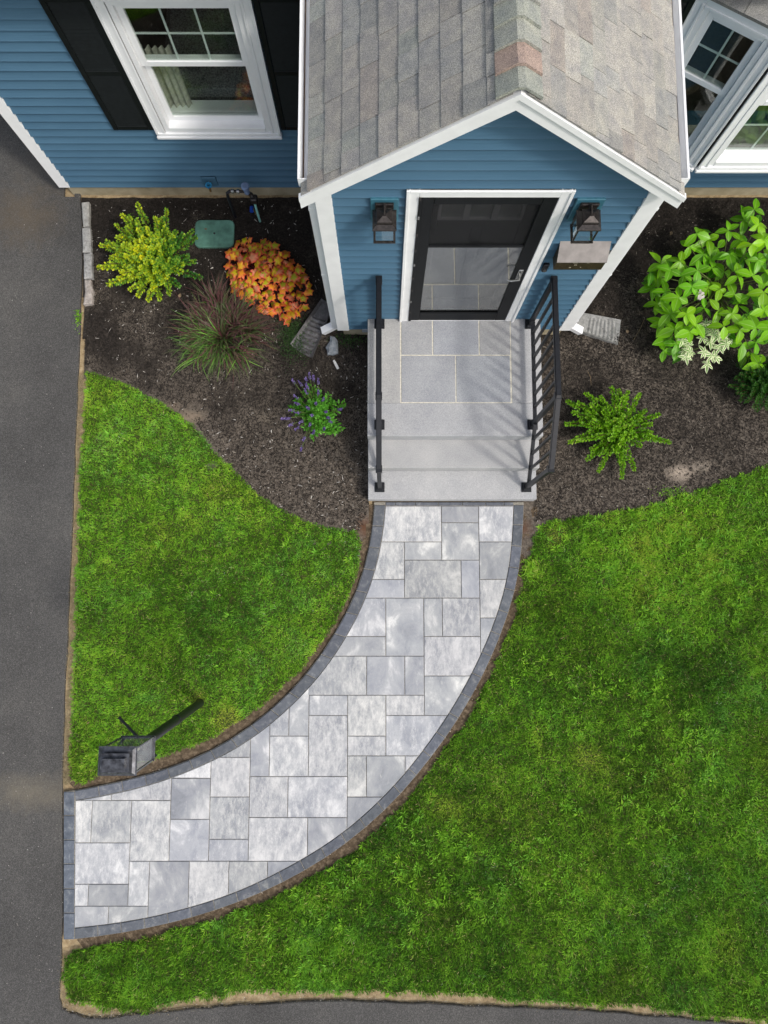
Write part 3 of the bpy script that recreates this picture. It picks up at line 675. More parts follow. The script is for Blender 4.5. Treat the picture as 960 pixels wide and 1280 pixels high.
siding(mw, YM, HL+.09, VX0+.002, .20, HZ, [(WX0+.02, WX1-.02, WZ0+.02, WZ1-.02)])
siding(mw, YM, VX1-.002, HR, .20, HZ, [(BXA, BXD, 1.06, 2.62)])
MB().box((HL+.03, YM+.022, -.05), (VX0+.02, YM+.2, .205)).build('foundation', M['foundation'], house)
MB().box((VX1-.02, YM+.022, -.05), (HR, YM+.2, .205)).build('foundation', M['foundation'], house)
MB().box((HL+.03, YM+.2, -.05), (HL+.2, 12, .205)).build('foundation', M['foundation'], house)
t_ = MB().bbox((HL-.025, YM-.024, .195), (HL+.09, YM-.001, HZ), .003); t_.bbox((HL-.025, YM-.001, .195), (HL-.001, YM+.09, HZ), .003)
t_.build('corner_trim', M['white_trim'], house)
# side siding of main house (left gable end)
for k in range(27):
    z = .2+k*EXP; MB().add([(HL-.0165,YM+.09,z),(HL-.0165,12,z),(HL-.003,12,z+EXP),(HL-.003,YM+.09,z+EXP),(HL+.004,YM+.09,z),(HL+.004,12,z)], [(0,3,2,1),(0,1,5,4)]).build('siding_board', M['siding'], mw, color=(1,1,1))
# main roof, beyond the top of the picture
mr = MB(); x0, x1 = HL-.3, HR+.3; e0, r0 = 3.86, 8.1
zr = 3.03+(r0-e0)*.42
mr.add([(x0,e0,3.03),(x1,e0,3.03),(x1,r0,zr),(x0,r0,zr),(x0,12.4,3.03),(x1,12.4,3.03),(x0,e0,3.0),(x1,e0,3.0),(x1,12.4,3.0),(x0,12.4,3.0)], [(0,1,2,3),(3,2,5,4),(6,9,8,7),(0,6,7,1),(0,3,4,9,6),(1,7,8,5,2)])
mr.build('main_roof', M['shingle'], house, color=(.30,.295,.285))
MB().bbox((HL-.3, e0-.018, 2.86), (HR+.3, e0, 3.035), .003).build('fascia', M['white_trim'], house)

# ---- windows
def sash(parent, x0, x1, z0, z1, Y, cols, rows, bw=.045, T=None):
    T = T or (lambda p: p)
    def bx(a, b, c=.003): m_ = MB().bbox(a, b, c); m_.v = [T(p) for p in m_.v]; return m_
    f_ = bx((x0, Y, z0), (x0+bw, Y+.035, z1)); 
    for a, b in (((x1-bw, Y, z0), (x1, Y+.035, z1)), ((x0+bw, Y, z0), (x1-bw, Y+.035, z0+bw)), ((x0+bw, Y, z1-bw), (x1-bw, Y+.035, z1))):
        g_ = bx(a, b); f_.add(g_.v, g_.f)
    f_.build('sash', M['white_vinyl'], parent)
    pm = MB().box((x0+bw-.004, Y+.012, z0+bw-.004), (x1-bw+.004, Y+.018, z1-bw+.004)); pm.v = [T(p) for p in pm.v]; pm.build('pane', M['glass'], parent)
    for i in range(1, cols):
        x = x0+bw+(x1-x0-2*bw)*i/cols; q = MB().box((x-.008, Y+.0185, z0+bw), (x+.008, Y+.024, z1-bw)); q.v = [T(p) for p in q.v]; q.build('muntin', M['white_vinyl'], parent)
    for i in range(1, rows):
        z = z0+bw+(z1-z0-2*bw)*i/rows; q = MB().box((x0+bw, Y+.0245, z-.008), (x1-bw, Y+.030, z+.008)); q.v = [T(p) for p in q.v]; q.build('muntin', M['white_vinyl'], parent)
def casing(x0, x1, z0, z1, Y, w_=.085, T=None):
    mb = MB()
    # stepped casing: outer board, raised back band, inner stop
    for a, b, d0 in ((0, w_, .030), (.0, .022, .040), (w_-.022, w_, .036)):
        mb.bbox((x0+a, Y-d0, z0+.05), (x0+b, Y+.02, z1-.001-a), .003); mb.bbox((x1-b, Y-d0, z0+.05), (x1-a, Y+.02, z1-.001-a), .003)
        mb.bbox((x0+b, Y-d0-.001, z1-b), (x1-b, Y+.02, z1-a), .003)
    mb.bbox((x0-.004, Y-.050, z0), (x1+.004, Y+.02, z0+.032), .004); mb.bbox((x0+.012, Y-.040, z0+.0325), (x1-.012, Y+.02, z0+.066), .004)
    a, b = x0+w_+.0005, x1-w_-.0005
    for q0, q1 in ((a, a+.045), (b-.045, b)): mb.bbox((q0, Y-.022, z0+.0665), (q1, Y+.10, z1-w_-.0005), .003)
    mb.bbox((a+.0455, Y-.020, z1-w_-.046), (b-.0455, Y+.10, z1-w_-.0005), .003); mb.bbox((a+.0455, Y-.026, z0+.067), (b-.0455, Y+.10, z0+.125), .003)
    if T: mb.v = [T(p) for p in mb.v]
    return mb, a+.046, b-.046, z0+.126, z1-w_-.047
cm, a, b, zb, zt = casing(WX0, WX1, WZ0, WZ1, YM-.016)
win = cm.build('window', M['white_vinyl'], house)
zm = 1.875
sash(win, a, b, zm-.02, zt, YM-.008, 3, 2, .052); sash(win, a, b, zb, zm+.02, YM+.032, 1, 1, .05)
def drape(x0, x1, z0, z1, Y, amp=.018, n=44, gather=0):
    vs = []; fs = []
    for j in range(2):
        z = z0 if j == 0 else z1
        for i in range(n+1):
            t = i/n; x = x0+(x1-x0)*t; vs.append((x+(gather*(1-j)), Y+amp*math.sin(t*math.pi*9)+amp*.4*math.sin(t*23), z))
    for i in range(n): fs.append((i, i+1, n+2+i, n+1+i))
    m_ = MB().add(vs, fs); m_.sm = True; return m_
drape(a-.03, a+.22, .9, 1.86, YM+.16).build('curtain', M['curtain'], win)
drape(b-.06, b+.05, .9, 1.86, YM+.16).build('curtain', M['curtain'], win)
MB().box((a-.03, YM+.10, zb-.05), (b+.03, YM+.22, zb+.01)).build('inner_sill', M['white_trim'], win)
q_ = MB().bbox((-2.0, YM+.32, 0.5), (-.85, YM+1.6, 1.12), .05).build('bed_cover', M['quilt'], win)
rm = MB()
rm.add([(HL+.14,YM+.131,.2),(VX0-.05,YM+.131,.2),(VX0-.05,YM+3,.2),(HL+.14,YM+3,.2),(HL+.14,YM+.131,2.9),(VX0-.05,YM+.131,2.9),(VX0-.05,YM+3,2.9),(HL+.14,YM+3,2.9)], [(0,1,2,3),(4,7,6,5),(3,2,6,7),(0,3,7,4),(1,5,6,2)])
rm.build('room', M['interior_dark'], house)
rm = MB()
rm.add([(VX1+.2,YM+.131,.2),(7,YM+.131,.2),(7,YM+3,.2),(VX1+.2,YM+3,.2),(VX1+.2,YM+.131,2.9),(7,YM+.131,2.9),(7,YM+3,2.9),(VX1+.2,YM+3,2.9)], [(0,1,2,3),(4,7,6,5),(3,2,6,7),(0,3,7,4),(1,5,6,2)])
rm.build('room', M['interior_dark'], house)
# ---- shutters
def shutter(x0, x1):
    z0, z1, Y = 1.13, 2.56, YM-.018
    s_ = MB(); bw = .045
    s_.bbox((x0, Y-.028, z0), (x0+bw, Y, z1), .004); s_.bbox((x1-bw, Y-.028, z0), (x1, Y, z1), .004)
    for a_, b_ in ((z0, z0+.055), (1.80, 1.85), (z1-.055, z1)): s_.bbox((x0+bw, Y-.027, a_), (x1-bw, Y, b_), .004)
    s_.box((x0+bw, Y-.006, z0+.03), (x1-bw, Y-.001, z1-.03))
    o = s_.build('shutter', M['shutter'], house)
    l_ = MB()
    for a_, b_ in ((z0+.055, 1.80), (1.85, z1-.055)):
        n = int((b_-a_)/.034)
        for i in range(n):
            z = a_+(i+.5)*(b_-a_)/n
            l_.add([(x0+bw, Y-.0225, z-.014), (x1-bw, Y-.0225, z-.014), (x1-bw, Y-.008, z+.016), (x0+bw, Y-.008, z+.016), (x0+bw, Y-.008, z-.016), (x1-bw, Y-.008, z-.016)], [(0,1,2,3), (4,5,1,0)])
    l_.build('louvre', M['shutter'], o, kind='stuff')
shutter(WX0-.365, WX0-.008); shutter(WX1+.008, WX1+.365); shutter(BXA-.37, BXA-.012)

# ---- bay window
YB = 3.80
SLN = math.hypot(BXB-BXA, YM-YB)
def TA(p):                                # local x along the left angled face, local y into the wall
    ux, uy = (BXB-BXA)/SLN, (YB-YM)/SLN
    return (BXA+p[0]*ux-p[1]*uy, YM+p[0]*uy+p[1]*ux, p[2])
def TC(p):
    ux, uy = (BXD-BXC)/SLN, (YM-YB)/SLN
    return (BXC+p[0]*ux-p[1]*uy, YB+p[0]*uy+p[1]*ux, p[2])
shell = MB()
for poly in ([(BXA, YM), (BXB, YB), (BXC, YB), (BXD, YM)],):
    shell.prism(poly, 1.03, 1.09, .004)
    shell.prism(poly, 2.535, 2.60, .004)
bay = shell.build('bay_window', M['white_vinyl'], house, label='white angled bay window')
cm, a, b, zb, zt = casing(.0, SLN-.005, 1.045, 2.58, .0, .085, TA)
cm.build('casing', M['white_vinyl'], bay); sash(bay, a, b, zm-.02, zt, .008, 2, 2, .05, TA); sash(bay, a, b, zb, zm+.02, .048, 1, 1, .05, TA)
cm, a, b, zb, zt = casing(.005, SLN, 1.045, 2.58, .0, .085, TC)
cm.build('casing', M['white_vinyl'], bay); sash(bay, a, b, zm-.02, zt, .008, 2, 2, .05, TC); sash(bay, a, b, zb, zm+.02, .048, 1, 1, .05, TC)
TB = lambda p: (p[0], p[1]+YB, p[2])
cm, a, b, zb, zt = casing(BXB+.004, BXC-.004, 1.045, 2.58, .0, .085, TB)
cm.build('casing', M['white_vinyl'], bay)
mid = (a+b)/2
for aa, bb_ in ((a, mid-.03), (mid+.03, b)):
    sash(bay, aa, bb_, zm-.02, zt, .008, 3, 2, .05, TB); sash(bay, aa, bb_, zb, zm+.02, .048, 3, 2, .05, TB)
MB().box((mid-.03, YB, 1.17), (mid+.03, YB+.09, 2.45)).build('mullion', M['white_vinyl'], bay)
MB().prism([(BXA+.1, YM+.12), (BXB+.05, YB+.13), (BXC-.05, YB+.13), (BXD-.1, YM+.12)], 1.12, 1.14).build('inner_sill', M['interior'], bay)

# ---- shingled planes
PAL = [(.29,.288,.27),(.31,.30,.285),(.265,.27,.268),(.28,.295,.278),(.30,.285,.27),(.275,.268,.262),(.325,.315,.295),(.25,.25,.248),(.30,.27,.252)]
def shingles(parent, O, U, V, poly, ex=.142, warm=1.0, wmin=.17, wmax=.42, seed=0, flat=1.0):
    r = random.Random(seed); O = Vector(O); U = Vector(U).normalized(); V = Vector(V).normalized(); N = U.cross(V).normalized()
    if N.z < 0: N = -N
    us = [p[0] for p in poly]; vs_ = [p[1] for p in poly]; j = 0; v = min(vs_)
    while v < max(vs_)-.01:
        u = min(us)-r.uniform(0, .3)
        while u < max(us):
            wd = r.uniform(wmin, wmax)
            p = clean(clip(poly, (u+.0015, v, u+wd-.0015, v+ex+.012)), .002); u += wd
            if len(p) < 3 or abs(area(p)) < .0008: continue
            if area(p) < 0: p = p[::-1]
            th = .0095+r.choice([0, 0, .005]); q = []
            for s_ in (0, 1):
                for a_, b_ in p:
                    h = (th if s_ else .001)*(1-.72*(b_-v)/(ex+.012)); q.append(O+U*a_+V*b_+N*h)
            n = len(p); fs = [tuple(range(n))[::-1], tuple(range(n, 2*n))]+[(i, (i+1)%n, n+(i+1)%n, n+i) for i in range(n)]
            c_ = r.choice(PAL); c_ = tuple(a_*flat+(1-flat)*b_ for a_, b_ in zip(c_, (.292,.286,.27))); g = r.uniform(.90, 1.10)
            MB().add(q, fs).build('shingle', M['shingle'], parent, color=(c_[0]*g*warm, c_[1]*g*warm, c_[2]*g*(warm-.015)))
        v += ex; j += 1
# ---- entrance roof
RY0, RY1 = 2.46, 4.62
zr = 3.805; ex0, ex1 = RX-1.125, RX+1.125; ze = zr-1.125*SL
deck = MB()
deck.add([(RX,RY0+.01,zr),(RX,RY1,zr),(ex0,RY1,ze),(ex0,RY0+.01,ze),(ex1,RY1,ze),(ex1,RY0+.01,ze),
          (RX,RY0+.01,zr-.03),(RX,RY1,zr-.03),(ex0,RY1,ze-.03),(ex0,RY0+.01,ze-.03),(ex1,RY1,ze-.03),(ex1,RY0+.01,ze-.03)],
         [(0,1,2,3),(0,5,4,1),(6,9,8,7),(6,7,10,11),(3,2,8,9),(5,11,10,4),(0,3,9,6),(0,6,11,5),(1,7,8,2),(1,4,10,7)])
deck = deck.build('porch_roof', M['shingle'], house, color=(.15,.15,.15))
sl_len = math.hypot(1.125, 1.125*SL); vdir = Vector((1.125, 0, 1.125*SL))
shingles(deck, (ex0-.012, RY0-.012, ze), (0,1,0), vdir, [(0,-.0),(RY1-RY0,0),(RY1-RY0,sl_len-.03),(0,sl_len-.03)], ex=.139, wmin=.12, wmax=.34, seed=5, flat=.75)
shingles(deck, (ex1+.012, RY0-.012, ze), (0,1,0), (-vdir.x, 0, vdir.z), [(0,0),(RY1-RY0,0),(RY1-RY0,sl_len-.03),(0,sl_len-.03)], ex=.122, warm=.95, wmin=.12, wmax=.30, seed=9, flat=.7)
# eave corners by the rake
for sx in (-1, 1):
    xo = RX+sx*1.125; xi = RX+sx*1.19
    m_ = MB(); za = ze-.055
    m_.add([(xo,RY0-.012,ze+.004),(xi,RY0-.012,za+.004),(xi,RY0+.075,za+.004),(xo,RY0+.075,ze+.004),(xo,RY0-.012,ze-.012),(xi,RY0-.012,za-.012),(xi,RY0+.075,za-.012),(xo,RY0+.075,ze-.012)],
           [(0,1,2,3) if sx < 0 else (3,2,1,0),(4,7,6,5),(0,4,5,1),(1,5,6,2),(2,6,7,3),(3,7,4,0)])
    m_.build('shingle', M['shingle'], deck, color=(.33,.32,.30))
caps = [(.27,.285,.255),(.29,.30,.27),(.325,.25,.215),(.28,.295,.265),(.26,.265,.25),(.30,.265,.24)]
y = RY0-.014; k = 0; order = [0, 2, 1, 3, 4, 5, 0, 3, 4, 1]
while y < RY1-.05:
    L = .128; cw = .118; m_ = MB(); h0, h1 = .052, .026
    vs = []
    for yy, h in ((y, h0), (y+L+.03, h1)):
        for sx, wv in ((-1, cw), (-1, .018), (1, .018), (1, cw)):
            vs.append((RX+sx*wv, yy, zr+h-wv*SL+(-.004 if wv < .1 else 0)))
        for sx, wv in ((-1, cw), (-1, .018), (1, .018), (1, cw)):
            vs.append((RX+sx*wv, yy, zr+h-wv*SL-.020+(-.004 if wv < .1 else 0)))
    m_.add(vs, [(0,1,9,8),(1,2,10,9),(2,3,11,10),(4,5,1,0),(5,6,2,1),(6,7,3,2),(0,8,12,4),(3,7,15,11)])
    c_ = caps[order[k%10]]; m_.build('ridge_cap', M['shingle'], deck, color=c_, label='reddish brown ridge shingle' if order[k%10] == 2 else None); y += L; k += 1
# ---- rake boards (front of the gable)
apex0 = zr-.116
def rake(sx):
    prof = [(0.0, .012, 0), (-.022, .012, 0)]
    o = MB()
    def seg(y0, y1, t0, t1):              # t measured down from roof surface, vertical
        xa, xb = RX, RX+sx*1.205
        za, zb_ = zr, zr-1.205*SL
        vs = [(xa,y0,za-t0),(xb,y0,zb_-t0),(xb,y0,zb_-t1),(xa,y0,za-t1),(xa,y1,za-t0),(xb,y1,zb_-t0),(xb,y1,zb_-t1),(xa,y1,za-t1)]
        o.add(vs, [(0,1,2,3),(4,7,6,5),(0,4,5,1),(1,5,6,2),(2,6,7,3),(3,7,4,0)])
    seg(RY0-.022, RY0+.012, .004, .048); seg(RY0-.008, RY0+.012, .050, .142)
    seg(RY0+.0125, YW-.017, .122, .140)
    r_b = o.build('rake_board', M['white_trim'], house)
    q = MB(); za = apex0+.004; zb_ = za-1.10*SL
    q.add([(RX,YW-.032,za),(RX+sx*1.10,YW-.032,zb_),(RX+sx*1.10,YW-.032,zb_-.034),(RX,YW-.032,za-.034),(RX,YW-.002,za),(RX+sx*1.10,YW-.002,zb_),(RX+sx*1.10,YW-.002,zb_-.034),(RX,YW-.002,za-.034)], [(0,1,2,3),(4,7,6,5),(0,4,5,1),(1,5,6,2),(2,6,7,3),(3,7,4,0)])
    q.build('siding_channel', M['siding'], house, color=(.9,.9,.9))
    return r_b
rake(-1); rake(1)
# ---- gutters
def gutter(sx):
    g_ = MB(); xi, xo = RX+sx*1.127, RX+sx*1.206; zt_ = ze-.004; y0, y1 = RY0+.075, RY1-.45
    pr = [(xi, zt_), (xi, zt_-.085), (xo-sx*.022, zt_-.085), (xo, zt_-.035), (xo, zt_+.002), (xo-sx*.014, zt_+.002), (xo-sx*.014, zt_-.006), (xo-sx*.004, zt_-.010), (xo-sx*.004, zt_-.034), (xo-sx*.024, zt_-.081), (xi+sx*.004, zt_-.081), (xi+sx*.004, zt_)]
    n = len(pr); vs = [(x, y0, z) for x, z in pr]+[(x, y1, z) for x, z in pr]
    g_.add(vs, [(i, (i+1)%n, n+(i+1)%n, n+i) for i in range(n)])
    g_.box((min(xi, xo), y0-.003, zt_-.085), (max(xi, xo), y0, zt_+.001))
    o = g_.build('gutter', M['white_vinyl'], house)
    s_ = MB()
    for i in range(0): s_.box((min(xi, xo)+.006, y0+.15+i*.42, zt_-.009), (max(xi, xo)-.006, y0+.162+i*.42, zt_-.004))
    MB().box((xo-sx*.030, y0+.01, zt_-.080), (xo-sx*.024, y1-.01, zt_-.072)).build('leaf_litter', M['stem_brown'], o)
gutter(-1); gutter(1)
# ---- entrance walls
DX0, DX1, DZ0, DZ1 = CX-.545, CX+.545, .515, 2.735        # outside of the door casing
dhole = (DX0+.06, DX1-.06, .45, DZ1-.06)
apex = zr-.116
def half(z): return min(1.13, max(0.0, (apex-z)/SL))
ew = holed_wall(MB(), YW+.001, YW+.11, VX0+.01, VX1-.01, .27, 2.66, [dhole])
zt_ = 2.66
ew.add([(CX-1.10,YW+.001,zt_),(CX+1.10,YW+.001,zt_),(RX,YW+.001,apex-.02),(CX-1.10,YW+.11,zt_),(CX+1.10,YW+.11,zt_),(RX,YW+.11,apex-.02)], [(0,1,2),(3,5,4),(0,2,5,3),(1,4,5,2)])
ew.box((VX0+.001, YW+.111, .27), (VX0+.11, YM+.0, 2.78)); ew.box((VX1-.11, YW+.111, .27), (VX1-.001, YM+.0, 2.78))
ew = ew.build('entrance_wall', M['siding'], house, color=(.8,.8,.8))
siding(ew, YW, VX0+.095, VX1-.095, .29, apex, [(DX0+.01, DX1-.01, 0, DZ1-.01)], top=half)
siding(ew, YW, VX0+.02, DX0, .27, .29, [])
for sx in (-1, 1):                        # side walls of the entrance
    X = VX0 if sx < 0 else VX1
    for k in range(25):
        z = .27+k*EXP; MB().add([(X+sx*.0165,YW+.09,z),(X+sx*.0165,YM-.02,z),(X+sx*.003,YM-.02,z+EXP),(X+sx*.003,YW+.09,z+EXP),(X-sx*.004,YW+.09,z),(X-sx*.004,YM-.02,z)], [(0,1,2,3) if sx > 0 else (3,2,1,0),(0,4,5,1)]).build('siding_board', M['siding'], ew, color=(1,1,1))
    c_ = MB(); xa, xb = (X-.02, X+.095) if sx < 0 else (X-.095, X+.02)
    c_.bbox((xa, YW-.026, .26), (xb, YW, 2.83), .003); xx = X-.02 if sx < 0 else X
    c_.bbox((xx, YW+.0005, .26), (xx+.02, YW+.09, 2.80), .003); c_.build('corner_trim', M['white_trim'], house)
MB().box((VX0+.03, YW+.028, -.05), (VX1-.03, YW+.20, .272)).build('foundation', M['foundation'], house)
MB().box((VX0+.03, YW+.20, -.05), (VX0+.15, YM+.02, .272)).build('foundation', M['foundation'], house)
MB().box((VX1-.15, YW+.20, -.05), (VX1-.03, YM+.02, .272)).build('foundation', M['foundation'], house)
MB().box((VX0+.15, YW+.111, .40), (VX1-.15, YM+.6, .50)).build('entrance_floor', M['interior_dark'], house)
hallm = MB().box((VX0+.12, YM+.62, .4), (VX1-.12, YM+.7, 3.0)); hallm.box((VX0+.12, YW+.2, 2.72), (VX1-.12, YM+.7, 2.76)); hallm.build('hall_wall', M['interior_dark'], house)
# ---- downspouts
def downspout(x, sx, yy):
    d_ = MB(); zt_ = 2.68
    gx = RX+sx*1.168
    d_.bbox((gx-.03, yy-.035, 2.70), (gx+.03, yy+.035, 2.845), .004)
    d_.bar((gx, yy, 2.72), (x, yy, 2.56), .058, .07, (0, 1, 0))
    d_.bbox((x-.031, yy-.036, .13), (x+.031, yy+.036, 2.59), .005)
    for i in range(3): d_.box((x-.0325, yy-.0375, .32+i*1.02), (x+.0325, yy+.0375, .35+i*1.02))
    d_.bar((x, yy, .15), (x+sx*.13, yy-.035, .075), .072, .058, (0, 0, 1))
    return d_.build('downspout', M['white_vinyl'], house)
downspout(VX0-.052, -1, YW+.075); downspout(VX1+.052, 1, YW+.075)

# ---- entrance door
fr = MB()
for a_, b_, dp in ((0, .085, .034), (0, .024, .044), (.061, .085, .026)):
    fr.bbox((DX0+a_, YW-dp, DZ0), (DX0+b_, YW+.05, DZ1-a_), .003); fr.bbox((DX1-b_, YW-dp, DZ0), (DX1-a_, YW+.05, DZ1-a_), .003)
    fr.bbox((DX0+b_, YW-dp-.001, DZ1-b_), (DX1-b_, YW+.05, DZ1-a_), .003)
fr.bbox((DX0+.086, YW-.03, .505), (DX1-.086, YW+.10, .545), .004)
fr.build('door_frame', M['white_trim'], house)
sx0, sx1, sz0, sz1 = DX0+.087, DX1-.087, .547, DZ1-.087
YS = YW-.034
sd = MB(); bw = .100
sd.bbox((sx0, YS, sz0), (sx0+bw, YS+.035, sz1), .004); sd.bbox((sx1-bw, YS, sz0), (sx1, YS+.035, sz1), .004)
sd.bbox((sx0+bw, YS+.001, sz1-.085), (sx1-bw, YS+.034, sz1), .004); sd.bbox((sx0+bw, YS+.001, sz0), (sx1-bw, YS+.034, sz0+.16), .004)
sd.bbox((sx0+bw, YS-.004, sz0+.162), (sx1-bw, YS+.010, sz0+.176), .002)
sd.bbox((sx0-.0, YS-.010, sz0+.002), (sx0+.022, YS-.0005, sz1), .002)
storm = sd.build('storm_door', M['door_black'], house)
zc = 1.97
MB().bbox((sx0+bw, YS+.006, zc-.012), (sx1-bw, YS+.026, zc+.014), .003).build('crossbar', M['door_black'], storm)
MB().box((CX-.04, YS-.001, zc+.016), (CX+.04, YS+.012, zc+.026)).build('latch', M['door_black'], storm)
MB().box((sx0+bw-.002, YS+.014, sz0+.158), (sx1-bw+.002, YS+.018, zc-.010)).build('pane', M['storm_glass'], storm)
MB().box((sx0+bw-.002, YS+.020, zc+.012), (sx1-bw+.002, YS+.0215, sz1-.084)).build('insect_screen', M['screen'], storm)
for i in range(9): MB().box((sx0-.001, YS-.014, .75+i*.235), (sx0+.012, YS-.011, .79+i*.235)).build('hinge_leaf', M['nickel'] if i in (1,4,7) else M['bronze'], storm)
h = MB(); hx = sx1-bw/2; hz = 1.52
h.bbox((hx-.020, YS-.012, hz-.10), (hx+.020, YS-.0005, hz+.10), .004); h.tube([(hx, YS-.012, hz+.01), (hx, YS-.050, hz+.01), (hx-.075, YS-.056, hz+.005), (hx-.10, YS-.045, hz+.004)], .008, 8)
h.tube([(hx, YS-.01, hz+.075), (hx, YS-.026, hz+.075)], .012, 10); h.build('handle', M['nickel'], storm)
dd_ = MB(); YD = YW+.075
for a_, b_ in (((DX0+.10, YD, .55), (DX0+.24, YD+.045, 2.64)), ((DX1-.24, YD, .55), (DX1-.10, YD+.045, 2.64)), ((DX0+.24, YD, .55), (DX1-.24, YD+.045, .78)), ((DX0+.24, YD, 2.50), (DX1-.24, YD+.045, 2.64)), ((DX0+.24, YD, 2.06), (DX1-.24, YD+.045, 2.17)), ((CX-.04, YD, .78), (CX+.04, YD+.045, 2.06))): dd_.bbox(a_, b_, .004)
dd_.box((DX0+.24, YD+.012, .78), (DX1-.24, YD+.03, 2.06))
fd = dd_.build('front_door', M['door_black'], house)
wx0, wx1 = DX0+.24, DX1-.24
for i in range(3):
    a_ = wx0+(wx1-wx0)*i/3; b_ = wx0+(wx1-wx0)*(i+1)/3
    MB().box((a_+.022, YD+.016, 2.19), (b_-.022, YD+.022, 2.48)).build('door_pane', M['glass'], fd)
    q = MB()
    for x_, y_ in ((a_, a_+.022), (b_-.022, b_)): q.box((x_+.0003, YD-.002, 2.1705), (y_-.0003, YD+.04, 2.4995))
    q.box((a_+.0225, YD-.001, 2.1705), (b_-.0225, YD+.04, 2.189)); q.box((a_+.0225, YD-.001, 2.481), (b_-.0225, YD+.04, 2.4995)); q.build('lite_frame', M['lite_grey'], fd)
# bay roof
def bayroof():
    z0, ov, zt_, yw = 2.615, .055, 2.93, YM-.018
    nx, ny = -(YM-YB)/SLN, -(BXB-BXA)/SLN
    A1 = Vector((BXA-.10, YM-.0, z0)); B1 = Vector((BXB+nx*ov*.5-.005, YB-ov, z0)); C1 = Vector((BXC+.02, YB-ov, z0)); D1 = Vector((BXD+.10, YM, z0))
    At = Vector((BXB+.05, yw, zt_)); Ct = Vector((BXC-.05, yw, zt_))
    A1.y = yw; D1.y = yw
    m_ = MB(); dn = Vector((0, 0, -.02))
    m_.add([A1, B1, C1, D1, At, Ct, A1+dn, B1+dn, C1+dn, D1+dn], [(0,1,4),(1,2,5,4),(2,3,5),(6,9,8,7),(0,6,7,1),(1,7,8,2),(2,8,9,3)])
    br = m_.build('bay_roof', M['shingle'], house, color=(.2,.19,.18))
    for P, Q, T3, T4, sd_ in ((A1, B1, At, None, 3), (B1, C1, Ct, At, 6)):
        U = (Q-P).normalized(); N = U.cross((T3-P)).normalized(); V = N.cross(U)
        if V.z < 0: V = -V
        f2 = lambda X_: ((X_-P).dot(U), (X_-P).dot(V))
        poly = [f2(P), f2(Q), f2(T3)]+([f2(T4)] if T4 else [])
        if area(poly) < 0: poly = poly[::-1]
        shingles(br, P, U, V, poly, ex=.139, seed=sd_, warm=.95)
bayroof()
rehome(house)

# ================================================================== STEPS
Zs = [.178, .353, .53]
SX0, SX1 = -.155, 1.487
Y_l, Y_2, Y_1 = 1.461, 1.190, .913
steps = thing('entry_steps', (CX, 1.7, 0), label='pale grey granite entrance steps with a landing of inlaid square slabs', cat='steps')
core = MB().box((SX0+.012, .93, -.05), (SX1-.012, YW+.02, Zs[0]-.0505)); core.box((SX0+.012, 1.20, Zs[0]-.0505), (SX1-.012, YW+.02, Zs[1]-.0605)); core.box((SX0+.012, 1.475, Zs[1]-.0605), (SX1-.012, YW+.02, Zs[2]-.07))
core.build('core', M['granite_step'], steps, color=(.8,.8,.8))
G = M['granite_step']
MB().bbox((SX0, Y_1, Zs[0]-.14), (SX1, 1.215, Zs[0]), .004).build('tread', G, steps, color=(1.0, 1.0, 1.0))
MB().bbox((SX0+.003, Y_2, Zs[1]-.17), (SX1-.003, 1.49, Zs[1]), .004).build('tread', G, steps, color=(.97, .965, .955))
iy0, iy1 = at(570, 503.3, .53).y, YW-.012
ix0, ix1 = at(501, 450, .53).x, at(638.5, 450, .53).x
MB().bbox((SX0, Y_l, Zs[2]-.17), (SX1, iy0-.003, Zs[2]), .004).build('coping', G, steps, color=(.98, .985, 1.0))
MB().bbox((SX0, iy0-.0015, Zs[2]-.17), (ix0-.004, YW+.01, Zs[2]-.0005), .005).build('coping', G, steps, color=(1.0, .99, .965))
MB().bbox((ix1+.004, iy0-.0015, Zs[2]-.17), (SX1, YW+.01, Zs[2]-.0005), .005).build('coping', G, steps, color=(.98, .98, .99))
MB().box((ix0-.006, iy0-.006, Zs[2]-.12), (ix1+.006, YW-.001, Zs[2]-.003)).build('mortar_bed', M['mortar'], steps)
ym = at(570, 444, .53).y; gx = lambda p: at(p, 430, .53).x; gx2 = lambda p: at(p, 475, .53).x
for x0, x1, y0, y1, cc in ((gx(501), gx(540.8), ym, iy1, (.86,.87,.89)), (gx(540.8), gx(599), ym, iy1, (.84,.87,.93)), (gx(599), gx(638.5), ym, iy1, (.88,.88,.88)), (gx2(501), gx2(569.8), iy0, ym, (.84,.86,.90)), (gx2(569.8), gx2(638.5), iy0, ym, (.84,.87,.92))):
    MB().bbox((x0+.005, y0+.005, Zs[2]-.05), (x1-.005, y1-.005, Zs[2]+.0005), .003).build('paving_slab', G, steps, color=cc)
rehome(steps)

